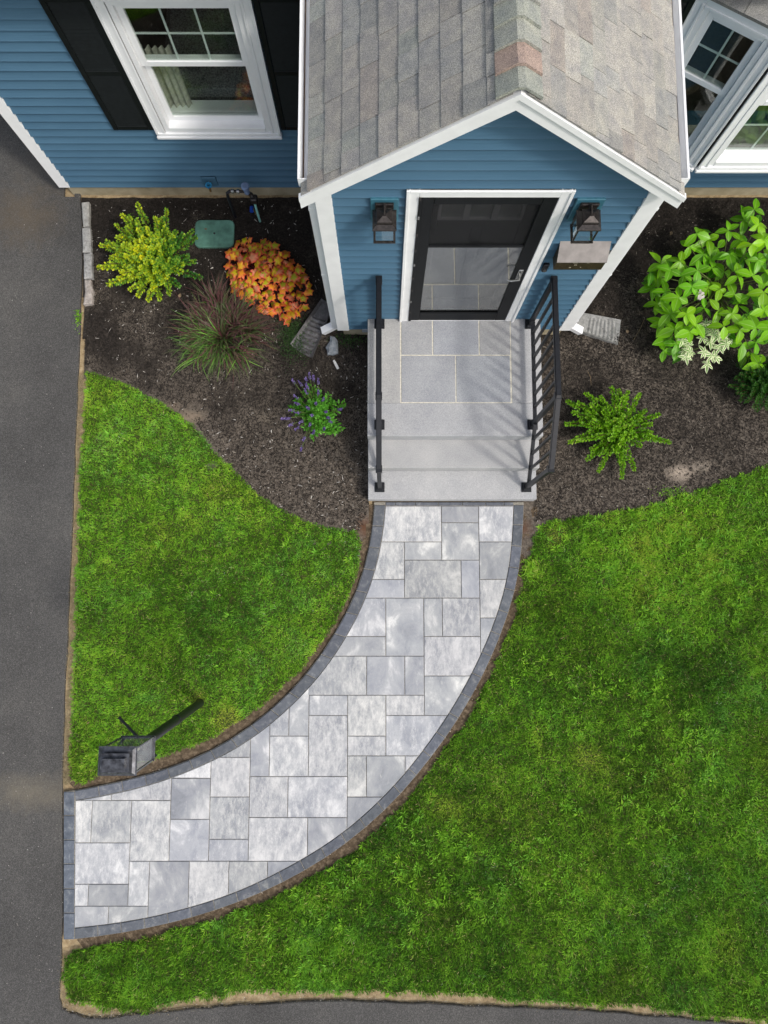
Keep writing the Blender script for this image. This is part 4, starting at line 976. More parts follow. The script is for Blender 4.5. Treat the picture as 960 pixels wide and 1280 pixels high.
# ================================================================== RAILINGS
def railing(x, label):
    ys = [2.545, 1.568, 1.030]; zb = [.53, .53, .178]; zt = [1.50, 1.52, 1.215]
    t = thing('railing', (x, 1.8, .178), label=label, cat='railing')
    for i, (y, z0, z1) in enumerate(zip(ys, zb, zt)):
        p = MB().bbox((x-.019, y-.019, z0+.001), (x+.019, y+.019, z1-.02), .002).build('post', M['black_metal'], t)
        pl = MB().bbox((x-.048, y-.048, z0+.0005), (x+.048, y+.048, z0+.012), .003); pl.bbox((x-.036, y-.036, z0+.012), (x+.036, y+.036, z0+.030), .008)
        pl.build('base_plate', M['black_metal'], p)
        MB().bbox((x-.027, y-.030, z1-.045), (x+.027, y+.030, z1+.008), .003).build('bracket', M['black_metal'], p)
    for i in range(2):
        a, b = Vector((x, ys[i], zt[i])), Vector((x, ys[i+1], zt[i+1]))
        tr = MB().bar(a, b, .046, .026); tr.bar(a+Vector((0,0,.016)), b+Vector((0,0,.016)), .034, .010); tr.build('handrail', M['black_metal'], t)
        za, zb_ = zb[i]+.115, (zb[i+1]+.115 if i == 0 else zb[2]+.125)
        c, e = Vector((x, ys[i]-.02, za)), Vector((x, ys[i+1]+.02, zb_)); MB().bar(c, e, .032, .028).build('bottom_rail', M['black_metal'], t)
        n = 8 if i == 0 else 4
        for k in range(1, n):
            f_ = k/n; lo = c.lerp(e, f_); hi = a.lerp(b, f_)
            MB().bar((x, lo.y, lo.z), (x, lo.y, a.z+(b.z-a.z)*((lo.y-a.y)/(b.y-a.y))), .021, .021).build('baluster', M['black_metal'], t)
    rehome(t)
railing(-.042, 'black metal handrail along the left edge of the steps')
railing(1.388, 'black metal handrail along the right edge of the steps beside the mailbox')

# ================================================================== WALL LAMPS, MAILBOX, BELL
def wall_lamp(x, label):
    Y = YW-.018; t = thing('wall_lamp', (x, Y, 2.5), label=label, cat='lamp', group='lantern lamps beside the entrance door')
    MB().bbox((x-.095, Y-.022, 2.36), (x+.095, Y, 2.635), .005).build('mounting_block', M['block_blue'], t)
    bp = MB().bbox((x-.062, Y-.034, 2.39), (x+.062, Y-.0225, 2.605), .003); bp.bbox((x-.012, Y-.10, 2.60), (x+.012, Y-.0345, 2.618), .003); bp.bbox((x-.06, Y-.045, 2.585), (x+.06, Y-.0345, 2.612), .003); bp.build('back_plate', M['bronze'], t)
    y0, y1 = Y-.185, Y-.055; w2 = .072; z0, z1 = 2.37, 2.555
    f_ = MB(); q = .011
    for xx in (x-w2, x+w2-q):
        for yy in (y0, y1-q): f_.bbox((xx, yy, z0), (xx+q, yy+q, z1), .001)
    for zz, e in ((z0, .004), (z1-.012, .008)):
        f_.box((x-w2-e, y0-e, zz), (x+w2+e, y0+q, zz+.012)); f_.box((x-w2-e, y1-q, zz), (x+w2+e, y1+e, zz+.012))
        f_.box((x-w2-e, y0+q, zz+.0005), (x-w2+q, y1-q, zz+.0115)); f_.box((x+w2-q, y0+q, zz+.0005), (x+w2+e, y1-q, zz+.0115))
    f_.build('cage', M['bronze'], t)
    cy = (y0+y1)/2
    r_ = MB(); 
    def fru(a, b, za, zb):
        r_.add([(x-a,cy-a*.92,za),(x+a,cy-a*.92,za),(x+a,cy+a*.92,za),(x-a,cy+a*.92,za),(x-b,cy-b*.92,zb),(x+b,cy-b*.92,zb),(x+b,cy+b*.92,zb),(x-b,cy+b*.92,zb)], [(0,3,2,1),(4,5,6,7),(0,1,5,4),(1,2,6,5),(2,3,7,6),(3,0,4,7)])
    fru(.080, .052, z1+.0005, z1+.026); fru(.044, .044, z1+.0265, z1+.045); fru(.056, .052, z1+.0455, z1+.053); fru(.050, .012, z1+.0535, z1+.072); r_.build('lamp_roof', M['bronze'], t)
    r_ = MB().tube([(x, cy, z1+.068), (x, Y-.06, z1+.08), (x, Y-.04, 2.60)], .006, 6); r_.build('hook', M['bronze'], t)
    for a_, b_ in (((x-w2+q, y0+.004, z0+.012), (x+w2-q, y0+.006, z1-.012)), ((x-w2+q, y1-.006, z0+.012), (x+w2-q, y1-.004, z1-.012)), ((x-w2+.004, y0+q, z0+.012), (x-w2+.006, y1-q, z1-.012)), ((x+w2-.006, y0+q, z0+.012), (x+w2-.004, y1-q, z1-.012))):
        MB().box(a_, b_).build('pane', M['lamp_glass'], t)
    MB().tube([(x, cy, z1-.001), (x, cy, z1-.04), (x, cy, z1-.06), (x, cy, z1-.10), (x, cy, z1-.115)], [.012, .012, .022, .026, .006], 10).build('bulb', M['bulb'], t)
    rehome(t)
wall_lamp(.003, 'bronze lantern lamp on the blue wall left of the door')
wall_lamp(1.365, 'bronze lantern lamp on the blue wall above the mailbox')
t = thing('mailbox', (1.495, YW-.018, 1.78), label='flat bronze mailbox with sloping lid on the wall under the right lamp', cat='mailbox')
x0, x1, Y = 1.31, 1.68, YW-.018
MB().add([(x0,Y,1.785),(x1,Y,1.785),(x1,Y,2.03),(x0,Y,2.03),(x0,Y-.10,1.785),(x1,Y-.10,1.785),(x1,Y-.10,1.915),(x0,Y-.10,1.915)], [(4,5,6,7),(0,3,2,1),(0,4,7,3),(1,2,6,5),(0,1,5,4),(3,7,6,2)]).build('box_body', M['mail_face'], t)
lid = MB().bar((x0-.004, Y-.052, 1.9795), (x1+.004, Y-.052, 1.9795), .006, .162, (0, -1.0, 1.0))
lid = MB().add([(x0-.004,Y,2.033),(x1+.004,Y,2.033),(x1+.004,Y-.108,1.916),(x0-.004,Y-.108,1.916),(x0-.004,Y,2.040),(x1+.004,Y,2.040),(x1+.004,Y-.108,1.922),(x0-.004,Y-.108,1.922)], [(4,7,6,5),(0,1,2,3),(3,2,6,7),(0,3,7,4),(1,5,6,2)]); lid.build('lid', M['mail_lid'], t)
e_ = MB()
for fx, fz, fw in ((.34,.90,.09),(.62,.90,.05),(.38,.62,.06),(.30,.30,.04),(.53,.32,.02)): e_.box((x0+(x1-x0)*fx, Y-.1025, 1.785+.13*fz-.005), (x0+(x1-x0)*(fx+fw), Y-.0995, 1.785+.13*fz+.003))
e_.build('embossed_marks', M['brass_speck'], t); rehome(t)
t = thing('doorbell', (1.283, YW-.018, 1.6), label='small black doorbell between the white door trim and the mailbox', cat='doorbell')
MB().bbox((1.262, YW-.045, 1.585), (1.305, YW-.018, 1.705), .005).build('housing', M['black_metal'], t)
MB().tube([(1.2835, YW-.046, 1.615), (1.2835, YW-.052, 1.615)], .015, 12).build('button', M['nickel'], t); rehome(t)

# ================================================================== TAPS AND PIPES
p = on(262, 226, YM-.02)
t = thing('garden_tap', (p.x, p.y, p.z), label='blue garden tap on a square wall plate above the foundation', cat='tap')
MB().bbox((p.x-.075, YM-.036, p.z-.07), (p.x+.075, YM-.017, p.z+.075), .004).build('wall_plate', M['siding'], t, color=(.85,.9,.9))
m_ = MB().tube([(p.x, YM-.036, p.z), (p.x, YM-.085, p.z-.005), (p.x, YM-.105, p.z-.05)], [.014,.014,.011], 10); m_.build('spout', M['tap_brass'], t)
m_ = MB()
for k in range(8): a_ = k*math.pi/4; m_.bar((p.x, YM-.088, p.z+.034), (p.x+.034*math.cos(a_), YM-.088+.034*math.sin(a_), p.z+.034), .016, .012)
m_.tube([(p.x, YM-.07, p.z+.005), (p.x, YM-.085, p.z+.04)], .007, 8); m_.build('tap_handle', M['tap_blue'], t); rehome(t)
p = on(306, 232, YM-.20)
t = thing('backflow_preventer', (p.x, p.y, 0), label='pipe valve with round blue-grey cap beside the foundation', cat='pipe valve')
bx_, by_, bz = p.x, p.y, p.z
m_ = MB().tube([(bx_,by_,bz-.12),(bx_,by_,bz-.03),(bx_,by_,bz-.028),(bx_,by_,bz-.004),(bx_,by_,bz)], [.028,.030,.040,.040,.030], 18); m_.sm = False; m_.build('round_cap', M['dome_blue'], t)
m_ = MB().tube([(bx_,by_,bz-.12),(bx_+.03,by_+.0,bz-.15),(bx_+.05,by_-.03,bz-.20)], .022, 10); m_.tube([(bx_,by_,bz-.11),(bx_-.17,by_+.01,bz-.11)], .014, 10); m_.bbox((bx_+.02,by_-.06,bz-.24),(bx_+.09,by_+.01,bz-.16),.01); m_.build('valve_body', M['bronze'], t)
m_ = MB().tube([(bx_-.075,by_+.006,bz-.11),(bx_-.10,by_+.007,bz-.11)], .022, 12); m_.tube([(bx_-.13,by_+.008,bz-.11),(bx_-.155,by_+.009,bz-.11)], .020, 12); m_.build('union_nut', M['nickel'], t)
MB().tube([(bx_-.165,by_+.01,bz-.11),(bx_-.20,by_-.0,bz-.13),(bx_-.205,by_-.01,bz-.20),(bx_-.20,by_-.03,-.03)], .016, 10).build('supply_pipe', M['pipe_black'], t)
MB().tube([(bx_+.055,by_-.045,bz-.22),(bx_+.06,by_-.08,.07),(bx_+.06,by_-.08,-.02)], .012, 10).build('drain_pipe', M['valve_teal'], t)
c_ = at(315, 263, .03)
MB().tube([(bx_+.06,by_-.08,.06),(c_.x,c_.y+.03,.045)], .010, 8).build('side_pipe', M['tap_brass'], t)
MB().tube([(c_.x,c_.y+.03,.04),(c_.x,c_.y-.02,.045)], .022, 12).build('blue_end_cap', M['cap_blue'], t); rehome(t)
a = at(458, 405, .30)
MB().bbox((a.x-.045, YW-.03, .22), (a.x+.02, YW+.03, .30), .006).build('junction_box', M['pipe_grey'], label='small grey utility box low on the wall beside the landing', cat='utility box')
# valve cover
c0, c1 = at(243, 309, .03), at(293, 275, .03)
def rrect(x0, y0, x1, y1, r, n=5):
    out = []
    for cx, cy, a0 in ((x1-r, y0+r, -90), (x1-r, y1-r, 0), (x0+r, y1-r, 90), (x0+r, y0+r, 180)):
        for k in range(n+1): a_ = R(a0+90*k/n); out.append((cx+r*math.cos(a_), cy+r*math.sin(a_)))
    return out
t = thing('valve_box_cover', ((c0.x+c1.x)/2, (c0.y+c1.y)/2, 0), label='green plastic valve box cover set in the mulch behind the orange plant', cat='cover')
MB().prism(rrect(c0.x, c0.y, c1.x, c1.y, .055), -.03, .034, .006).build('lid', M['cover_green'], t)
MB().tube([((c0.x+c1.x)/2, (c0.y+c1.y)/2, .033), ((c0.x+c1.x)/2, (c0.y+c1.y)/2, .037)], .011, 12).build('bolt', M['pipe_black'], t)
MB().prism(rrect(c0.x+.10, c0.y+.19, c0.x+.125, c0.y+.205, .004), .03, .0365).build('lifting_slot', M['twig'], t); rehome(t)

# ================================================================== SPLASH BLOCKS
def splash(corners, m, label, ribs, seed):
    q = [at(x, y, .05) for x, y in corners]   # back left, back right, front right, front left (tray seen from above)
    bl, br_, frt, fl = q; cen = sum(q, Vector())/4
    t = thing('splash_block', (cen.x, cen.y, 0), label=label, cat='splash block')
    def P(u, v, z): a_ = bl.lerp(br_, u); b_ = fl.lerp(frt, u); r_ = a_.lerp(b_, v); return (r_.x, r_.y, z)
    nu, nv = 14, 60; vs = []; fs = []
    for j in range(nv+1):
        v = j/nv
        for i in range(nu+1):
            u = i/nu; wall = max(0, (abs(u-.5)-.40)/.10)
            z = .030-.020*v+.045*min(1, wall*1.6)*(1-.45*v)
            if abs(u-.5) < .40 and v > .30: z += ribs*.5*(1+math.sin(v*75+math.cos(u*3.1)*1.6))*(1 if v < .93 else 0)
            if v < .03: z = .070
            bow = .05*(1-(2*u-1)**2)*max(0, v-.6)
            vs.append(P(u, v+bow, z))
    for j in range(nv):
        for i in range(nu): a_ = j*(nu+1)+i; fs.append((a_, a_+1, a_+nu+2, a_+nu+1))
    n0 = len(vs); ring = [i for i in range(nu+1)]+[j*(nu+1)+nu for j in range(1, nv+1)]+[nv*(nu+1)+i for i in range(nu-1, -1, -1)]+[j*(nu+1) for j in range(nv-1, 0, -1)]
    for r_ in ring: vs.append((vs[r_][0], vs[r_][1], -.03))
    for k in range(len(ring)): fs.append((ring[k], ring[(k+1)%len(ring)], n0+(k+1)%len(ring), n0+k))
    MB().add(vs, fs).build('tray', m, t); rehome(t)
splash([(417,383),(402,374),(362.6,429),(390,446)], M['splash_dark'], 'dark grey plastic splash block under the left downspout', .010, 1)
splash([(723,391),(713,411),(773,430),(777,399)], M['splash_worn'], 'worn pale grey splash block under the right downspout', .009, 2)

# ================================================================== CURB STONES, ROCK, TAG
def lumpy(poly, z0, z1, seed, amp=.006, ch=.014, n=3):
    r = random.Random(seed); p = []
    for i in range(len(poly)):
        a_, b_ = Vector(poly[i]), Vector(poly[(i+1)%len(poly)])
        for k in range(n): q = a_.lerp(b_, k/n); p.append((q.x+r.uniform(-amp, amp), q.y+r.uniform(-amp, amp)))
    if area(p) < 0: p = p[::-1]
    p1 = inset(p, ch); cx = sum(q[0] for q in p)/len(p); cy = sum(q[1] for q in p)/len(p); k = len(p)
    p2 = [((q[0]+cx)/2, (q[1]+cy)/2) for q in p1]
    vs = [(x, y, z0) for x, y in p]+[(x, y, z1-ch*.8+r.uniform(-amp, amp)*.5) for x, y in p]+[(x, y, z1+r.uniform(-amp, amp)*.6) for x, y in p1]+[(x, y, z1+.004+r.uniform(-amp, amp)*.6) for x, y in p2]+[(cx, cy, z1+.004)]
    fs = []
    for L in range(3):
        for i in range(k): fs.append((L*k+i, L*k+(i+1)%k, (L+1)*k+(i+1)%k, (L+1)*k+i))
    for i in range(k): fs.append((3*k+i, 3*k+(i+1)%k, 4*k))
    return MB().add(vs, fs)
cur = [([(101.5,252.5),(110.5,252),(111.5,282),(103.5,283)], (1,1,.98), 'grey granite edging stone touching the house corner'),
       ([(102,285),(112.5,284),(113.5,315),(103,315)], (.98,.98,.98), 'grey granite edging stone second from the house corner'),
       ([(104,317),(114.5,316),(115,347),(104.5,348)], (.97,.97,.98), 'grey granite edging stone third from the house corner'),
       ([(105.5,349.5),(113,349),(115.5,362),(115,379),(104,380),(106,365)], (1.02,.93,.88), 'pinkish edging stone with narrow waist farthest from the house')]
for k, (pl, cc, lb) in enumerate(cur):
    o = lumpy([tuple(at(x, y, .055)[:2]) for x, y in pl], -.04, .055, k+4, .003, .009).build('edging_stone', M['curb_stone'], label=lb, cat='edging stone', group='granite edging stones between driveway and bed', color=cc)
o = lumpy([tuple(at(x, y, .06)[:2]) for x, y in [(414,418),(423,424),(423.5,441),(409,442),(408,432)]], -.02, .06, 31, .012, .022, 2).build('rock', M['rock'], label='blue-grey rock lying in the mulch beside the dark splash block', cat='rock')
c_ = at(420.5, 457, .02)
t = thing('plant_tag', (c_.x, c_.y, 0), label='small white plastic plant tag lying in the mulch', cat='plant tag')
m_ = MB().bar((c_.x-.018, c_.y+.035, .028), (c_.x+.018, c_.y-.035, .020), .026, .003); m_.build('blade', M['white_plastic'], t)
MB().tube([(c_.x-.022, c_.y+.042, .026), (c_.x-.024, c_.y+.046, .036)], .012, 8).build('knob', M['white_plastic'], t); rehome(t)

# ================================================================== LAMP POST
g = at(251, 878, 0); gx_, gy_ = g.x, g.y
t = thing('lamp_post', (gx_, gy_, 0), label='black lamp post with square glass lantern standing on the left lawn by the walkway', cat='lamp post')
LX, LY = .045, -.032      # the post leans slightly
m_ = MB().tube([(gx_,gy_,-.05),(gx_+LX*.93,gy_+LY*.93,1.87)], .038, 20); m_.sm = False; m_.build('pole', M['black_metal'], t)
cx_, cy_ = gx_+LX*.42, gy_+LY*.42
MB().tube([(cx_,cy_,.86),(cx_,cy_,.865),(cx_,cy_,.885),(cx_,cy_,.89)], [.039,.043,.043,.039], 20).build('collar', M['black_metal'], t)
gx_ += LX; gy_ += LY
ba, bb2 = at(148.5, 896.5, 1.68), at(195.5, 945.5, 1.68)
MB().tube([ba, ba.lerp(bb2, .06), ba.lerp(bb2, .94), bb2], [.012,.010,.010,.012], 10).build('crossbar', M['black_metal'], t)
hw = .116; hy = .082; z0, z1 = 1.90, 2.27
m_ = MB().tube([(gx_,gy_,1.82),(gx_,gy_,1.86),(gx_,gy_,1.895)], [.045,.055,.085], 16); m_.bbox((gx_-hw-.004, gy_-hy-.004, z0-.012), (gx_+hw+.004, gy_+hy+.004, z0), .003); m_.build('base', M['dark_metal'], t)
f_ = MB(); q = .010
for xx in (gx_-hw, gx_+hw-q):
    for yy in (gy_-hy, gy_+hy-q): f_.box((xx, yy, z0), (xx+q, yy+q, z1))
for zz, e in ((z0+.0005, .0), (z1-.016, .004)):
    f_.box((gx_-hw-e, gy_-hy-e, zz), (gx_+hw+e, gy_-hy+q+.001, zz+.016)); f_.box((gx_-hw-e, gy_+hy-q-.001, zz), (gx_+hw+e, gy_+hy+e, zz+.016))
    f_.box((gx_-hw-e, gy_-hy+q+.001, zz+.0005), (gx_-hw+q+.001, gy_+hy-q-.001, zz+.0155)); f_.box((gx_+hw-q-.001, gy_-hy+q+.001, zz+.0005), (gx_+hw+e, gy_+hy-q-.001, zz+.0155))
f_.build('cage', M['dark_metal'], t)
for a_, b_ in (((gx_-hw+q, gy_-hy+.005, z0+.017), (gx_+hw-q, gy_-hy+.008, z1-.017)), ((gx_-hw+q, gy_+hy-.008, z0+.017), (gx_+hw-q, gy_+hy-.005, z1-.017)), ((gx_-hw+.005, gy_-hy+q, z0+.017), (gx_-hw+.008, gy_+hy-q, z1-.017)), ((gx_+hw-.008, gy_-hy+q, z0+.017), (gx_+hw-.005, gy_+hy-q, z1-.017))):
    MB().box(a_, b_).build('pane', M['lamp_glass'], t)
r_ = MB()
def fr4(a, b, za, zb, k=.70):
    r_.add([(gx_-a,gy_-a*k,za),(gx_+a,gy_-a*k,za),(gx_+a,gy_+a*k,za),(gx_-a,gy_+a*k,za),(gx_-b,gy_-b*k,zb),(gx_+b,gy_-b*k,zb),(gx_+b,gy_+b*k,zb),(gx_-b,gy_+b*k,zb)], [(0,3,2,1),(4,5,6,7),(0,1,5,4),(1,2,6,5),(2,3,7,6),(3,0,4,7)])
fr4(.125, .125, z1+.0005, z1+.008, .74); fr4(.118, .100, z1+.0085, z1+.020, .72)
fr4(.074, .074, z1+.0205, z1+.048, .6); fr4(.092, .092, z1+.0485, z1+.055, .62); fr4(.074, .072, z1+.0555, z1+.085, .42)
r_.build('lamp_roof', M['dark_metal'], t)
MB().tube([(gx_, gy_, z0+.001), (gx_, gy_, z0+.09), (gx_, gy_, z0+.10), (gx_, gy_, z0+.16), (gx_, gy_, z0+.19)], [.016, .016, .026, .030, .008], 12).build('bulb', M['bulb'], t)
rehome(t)

# ================================================================== PLANTS
def leaf_mesh(name, L, W, m, cup=.18, fold=.25, lobes=None):
    vs = []; fs = []; e = []
    if lobes:                               # palmate lobed leaf
        n = 22; c = (0, L*.42, .0); vs.append(c); e.append(.28)
        ring = []
        for k in range(n):
            a_ = 2*math.pi*k/n; lob = (.62, 1.0, .74, .90)[k%4] if k%2 else (.62, .74)[(k//2)%2]; lob = .62+.40*abs(math.cos(a_*2.5))**1.6+(.05 if k%2 else -.04); r_ = L*.58*lob
            x, y = math.sin(a_)*r_*W/L*1.15, L*.42-math.cos(a_)*r_*(.82 if abs(a_) < .5 else 1)
            ring.append((x, y, -cup*L*(lob*.7)+.05*L*math.sin(k*2.1)))
        inner = [((v[0])*.55, L*.42+(v[1]-L*.42)*.55, .02*L*(-1)**k) for k, v in enumerate(ring)]
        vs += inner+ring; e += [.45]*n+[1.0]*n
        for k in range(n): fs.append((0, 1+k, 1+(k+1)%n)); fs.append((1+k, 1+n+k, 1+n+(k+1)%n, 1+(k+1)%n))
        e[1] = 0.0; vs.append((0, -.1*L, -.01)); e.append(0)
    else:
        prof = [(0, .02), (.15, .55), (.38, 1.0), (.62, .9), (.84, .48), (1.0, .0)]
        for t_, w_ in prof:
            y = t_*L; z = -cup*L*t_*t_
            vs += [(-w_*W/2, y, z+fold*w_*W/2), (0, y, z), (w_*W/2, y, z+fold*w_*W/2)]; e += [1, 0, 1]
        for i in range(len(prof)-1):
            a_ = i*3; fs += [(a_, a_+1, a_+4, a_+3), (a_+1, a_+2, a_+5, a_+4)]
    me = bpy.data.meshes.new(name); me.from_pydata(vs, [], fs); me.validate(); me.update(); me.materials.append(m)
    at_ = me.attributes.new('edge', 'FLOAT', 'POINT'); at_.data.foreach_set('value', e)
    me.polygons.foreach_set('use_smooth', [True]*len(me.polygons)); return me
def put_leaf(me, parent, loc, az, pitch, roll, s, color):
    o = bpy.data.objects.new('leaf', me); C.objects.link(o); o.parent = parent
    o.matrix_local = Matrix.Translation(Vector(loc)-Vector(parent.location)) @ Matrix.Rotation(az, 4, 'Z') @ Matrix.Rotation(pitch, 4, 'X') @ Matrix.Rotation(roll, 4, 'Y') @ Matrix.Scale(s, 4)
    o.color = (*color, 1); return o
def small_leaves(name, P, D, L, W, tone, m, parent, curl=.2):   # folded diamond leaves, numpy
    n = len(P); D = D/np.linalg.norm(D, axis=1, keepdims=True); up = np.tile([0, 0, 1.], (n, 1))+RNG.normal(0, .35, (n, 3))
    S = np.cross(D, up); S /= np.linalg.norm(S, axis=1, keepdims=True)+1e-9; Nn = np.cross(S, D)
    L = L[:, None]; W = W[:, None]
    v = np.stack([P, P+D*L*.35+S*W*.5+Nn*W*.15, P+D*L*.75+S*W*.38+Nn*W*.1-Nn*L*curl*.5, P+D*L-Nn*L*curl, P+D*L*.75-S*W*.38+Nn*W*.1-Nn*L*curl*.5, P+D*L*.35-S*W*.5+Nn*W*.15, P+D*L*.5-Nn*L*curl*.15], 1).reshape(-1, 3)
    b = np.arange(n)[:, None]*7
    f = np.concatenate([b+np.array([[i, j, 6]]) for i, j in ((0,1),(1,2),(2,3),(3,4),(4,5),(5,0))])
    return np_mesh(name, v, f, m, parent, attr={'tone': np.repeat(np.clip(tone, 0, 1), 7)})
def shrub(name, label, cx, cy, ends, mat, stem_mat, leafL, leafW, pair_gap, tone_fn, spread_r=.05, base_r=.05, arch=.25, density=1, skip=.1, fluff=.02, fill=2):
    """branches from the base to each end point (x,y,z), leaves along each in pairs"""
    t = thing(name, (cx, cy, 0), label=label, cat='shrub' if 'shrub' in name or 'bush' in name else 'plant')
    st_ = MB(); PP, DD, TT = [], [], []; LL_ = []
    top = sum((Vector(e) for e in ends), Vector())/len(ends); zt0 = max(e[2] for e in ends)
    extra = []
    for e in ends:
        for _ in range(fill):
            k = random.uniform(.12, .8); q = Vector(e).lerp(Vector((top.x, top.y, zt0*.95)), k); extra.append((q.x+random.uniform(-.05,.05), q.y+random.uniform(-.05,.05), q.z+random.uniform(-.06,.02)))
    ends = list(ends)+extra
    for bi, e in enumerate(ends):
        e = Vector(e); b = Vector((cx+random.uniform(-base_r, base_r), cy+random.uniform(-base_r, base_r), 0)); 
        mid_ = b.lerp(e, .5)+Vector((random.uniform(-1,1)*.02, random.uniform(-1,1)*.02, arch*(e-b).length))
        pl = [b, b.lerp(mid_, .6)+Vector((0,0,.02)), mid_.lerp(e, .3), e.lerp(mid_, .3), e]
        cp = [Vector(p) for p in catmull([tuple(p) for p in pl], 5)]
        st_.tube(cp[::3]+[cp[-1]], [.004]*(len(cp[::3]))+[.0012], 4, False)
        tot = sum((cp[i+1]-cp[i]).length for i in range(len(cp)-1)); n = max(4, int(tot/pair_gap)); k0 = int(n*skip)
        bt = random.gauss(0, 1)
        for k in range(k0, n+1):
            f_ = k/n*(len(cp)-1); i = min(int(f_), len(cp)-2); p = cp[i].lerp(cp[i+1], f_-i); tg = (cp[i+1]-cp[i]).normalized()
            for s in range(2*density):
                rv = Vector((random.gauss(0,1), random.gauss(0,1), random.gauss(.25,.8))); rv = (rv-tg*rv.dot(tg)); rv.normalize()
                dv = (rv*1.0+tg*random.uniform(.2, .9)+Vector((0,0,.25))).normalized()
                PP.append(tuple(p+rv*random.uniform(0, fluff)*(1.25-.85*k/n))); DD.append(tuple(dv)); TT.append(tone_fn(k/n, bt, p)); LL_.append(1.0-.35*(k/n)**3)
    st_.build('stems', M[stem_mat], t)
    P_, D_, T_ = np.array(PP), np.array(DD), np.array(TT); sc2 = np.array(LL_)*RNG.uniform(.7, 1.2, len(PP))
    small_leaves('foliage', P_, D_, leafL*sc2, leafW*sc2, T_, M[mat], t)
    rehome(t); return t
def ends_from_px(L): return [tuple(at(x, y, z)) for x, y, z in L]
# golden privet: upright, spreading stems
E = ends_from_px([(171,254,.62),(145,281,.52),(158,284,.55),(132,302,.45),(125,306,.42),(142,308,.5),(172,280,.6),(180,285,.6),(194,272,.66),(203,272,.62),(207,283,.6),(220,288,.52),(228,292,.5),(241,288,.42),(246,296,.4),(244,327,.34),(236,320,.36),(252,347,.22),(228,340,.3),(122,334,.30),(131,330,.36),(138,322,.42),(134,356,.20),(150,352,.28),(162,362,.25),(172,371,.2),(185,376,.18),(200,375,.2),(212,368,.25),(224,358,.25),(150,318,.5),(162,306,.56),(176,302,.62),(190,300,.65),(204,300,.6),(215,308,.55),(160,335,.42),(172,345,.4),(185,350,.42),(198,348,.45),(210,342,.42),(222,325,.42),(168,322,.52),(182,326,.55),(196,325,.55),(150,340,.36),(190,362,.3),(205,335,.5),(200,315,.58),(146,296,.52),(152,268,.2+.35),(208,262,.55)])
def tone_pr(f_, bt, p):
    dx = (p.x-at(190,320,.4).x); gold = .50+.09*bt-.35*max(0, dx)/.35*(1 if p.y < 3.75 else .3)
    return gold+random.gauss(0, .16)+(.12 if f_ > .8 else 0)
c_ = at(203, 335, 0); shrub('golden_shrub', 'yellow-green shrub with upright sprays beside the granite edging stones', c_.x, c_.y, E, 'privet_leaf', 'stem_brown', .028, .021, .013, tone_pr, arch=.04, density=2, fluff=.030, fill=2, skip=.25)
# right compact bush
ang = [(12,.34,.2),(35,.30,.25)]
E = ends_from_px([(708,501,.20),(715,515,.25),(706,530,.18),(711,553,.18),(720,548,.24),(733,575,.15),(748,590,.10),(748,568,.18),(777,598,.10),(775,578,.18),(793,588,.12),(802,558,.16),(838,553,.12),(820,548,.18),(815,530,.22),(825,518,.18),(808,512,.24),(800,492,.24),(785,489,.26),(773,487,.26),(764,483,.26),(750,495,.26),(731,491,.24),(738,505,.3),(755,510,.32),(772,508,.32),(788,512,.3),(740,525,.32),(757,530,.34),(775,528,.34),(792,530,.3),(745,545,.3),(762,550,.3),(778,548,.3),(725,530,.28),(735,540,.27),(795,545,.24),(768,565,.24),(782,562,.22),(722,503,.24),(812,540,.22)])
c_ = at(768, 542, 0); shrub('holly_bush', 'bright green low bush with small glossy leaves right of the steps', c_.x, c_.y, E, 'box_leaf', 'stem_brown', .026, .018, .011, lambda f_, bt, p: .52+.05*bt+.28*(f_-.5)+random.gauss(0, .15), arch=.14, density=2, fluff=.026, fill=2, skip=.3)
# dark evergreen at the right edge
E = []
for k in range(120):
    a_ = random.uniform(0, 6.283); r_ = random.random()**.5*.36; cxp = at(958, 476, .22)
    E.append((cxp.x+r_*math.cos(a_), cxp.y+r_*math.sin(a_)*.85, .40-.22*(r_/.36)**2+random.uniform(-.04, .04)))
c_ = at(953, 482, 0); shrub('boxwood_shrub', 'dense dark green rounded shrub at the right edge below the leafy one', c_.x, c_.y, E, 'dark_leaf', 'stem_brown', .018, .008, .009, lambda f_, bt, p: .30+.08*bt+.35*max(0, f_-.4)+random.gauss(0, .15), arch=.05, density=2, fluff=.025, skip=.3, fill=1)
# salvia
E = []
cs = at(395, 516, .12)
for k in range(46):
    a_ = random.uniform(0, 6.283); r_ = random.random()**.6*.31; E.append((cs.x+.01+r_*math.cos(a_), cs.y+r_*math.sin(a_), .24-.12*(r_/.31)+random.uniform(-.03,.03)))
c_ = at(398, 520, 0)
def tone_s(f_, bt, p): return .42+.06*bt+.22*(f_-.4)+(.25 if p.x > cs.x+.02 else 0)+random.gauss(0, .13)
sal = shrub('salvia_plant', 'green plant with small purple flower spikes in front of the left splash block', c_.x, c_.y, E, 'salvia_leaf', 'stem_green', .050, .020, .018, tone_s, arch=.12, density=1, fluff=.02, fill=2)
fl = [(367,477),(376,480),(383,476),(387,470),(392,474),(398,478),(383,490),(398,492),(404,500),(371,497),(372,505),(365,513),(360,523),(356,523),(364,531),(373,516),(385,510),(390,519),(377,527),(407,515),(392,540),(380,548),(377,560),(405,535),(413,527),(372,535),(384,484),(388,530),(410,522),(424,512),(395,505)]
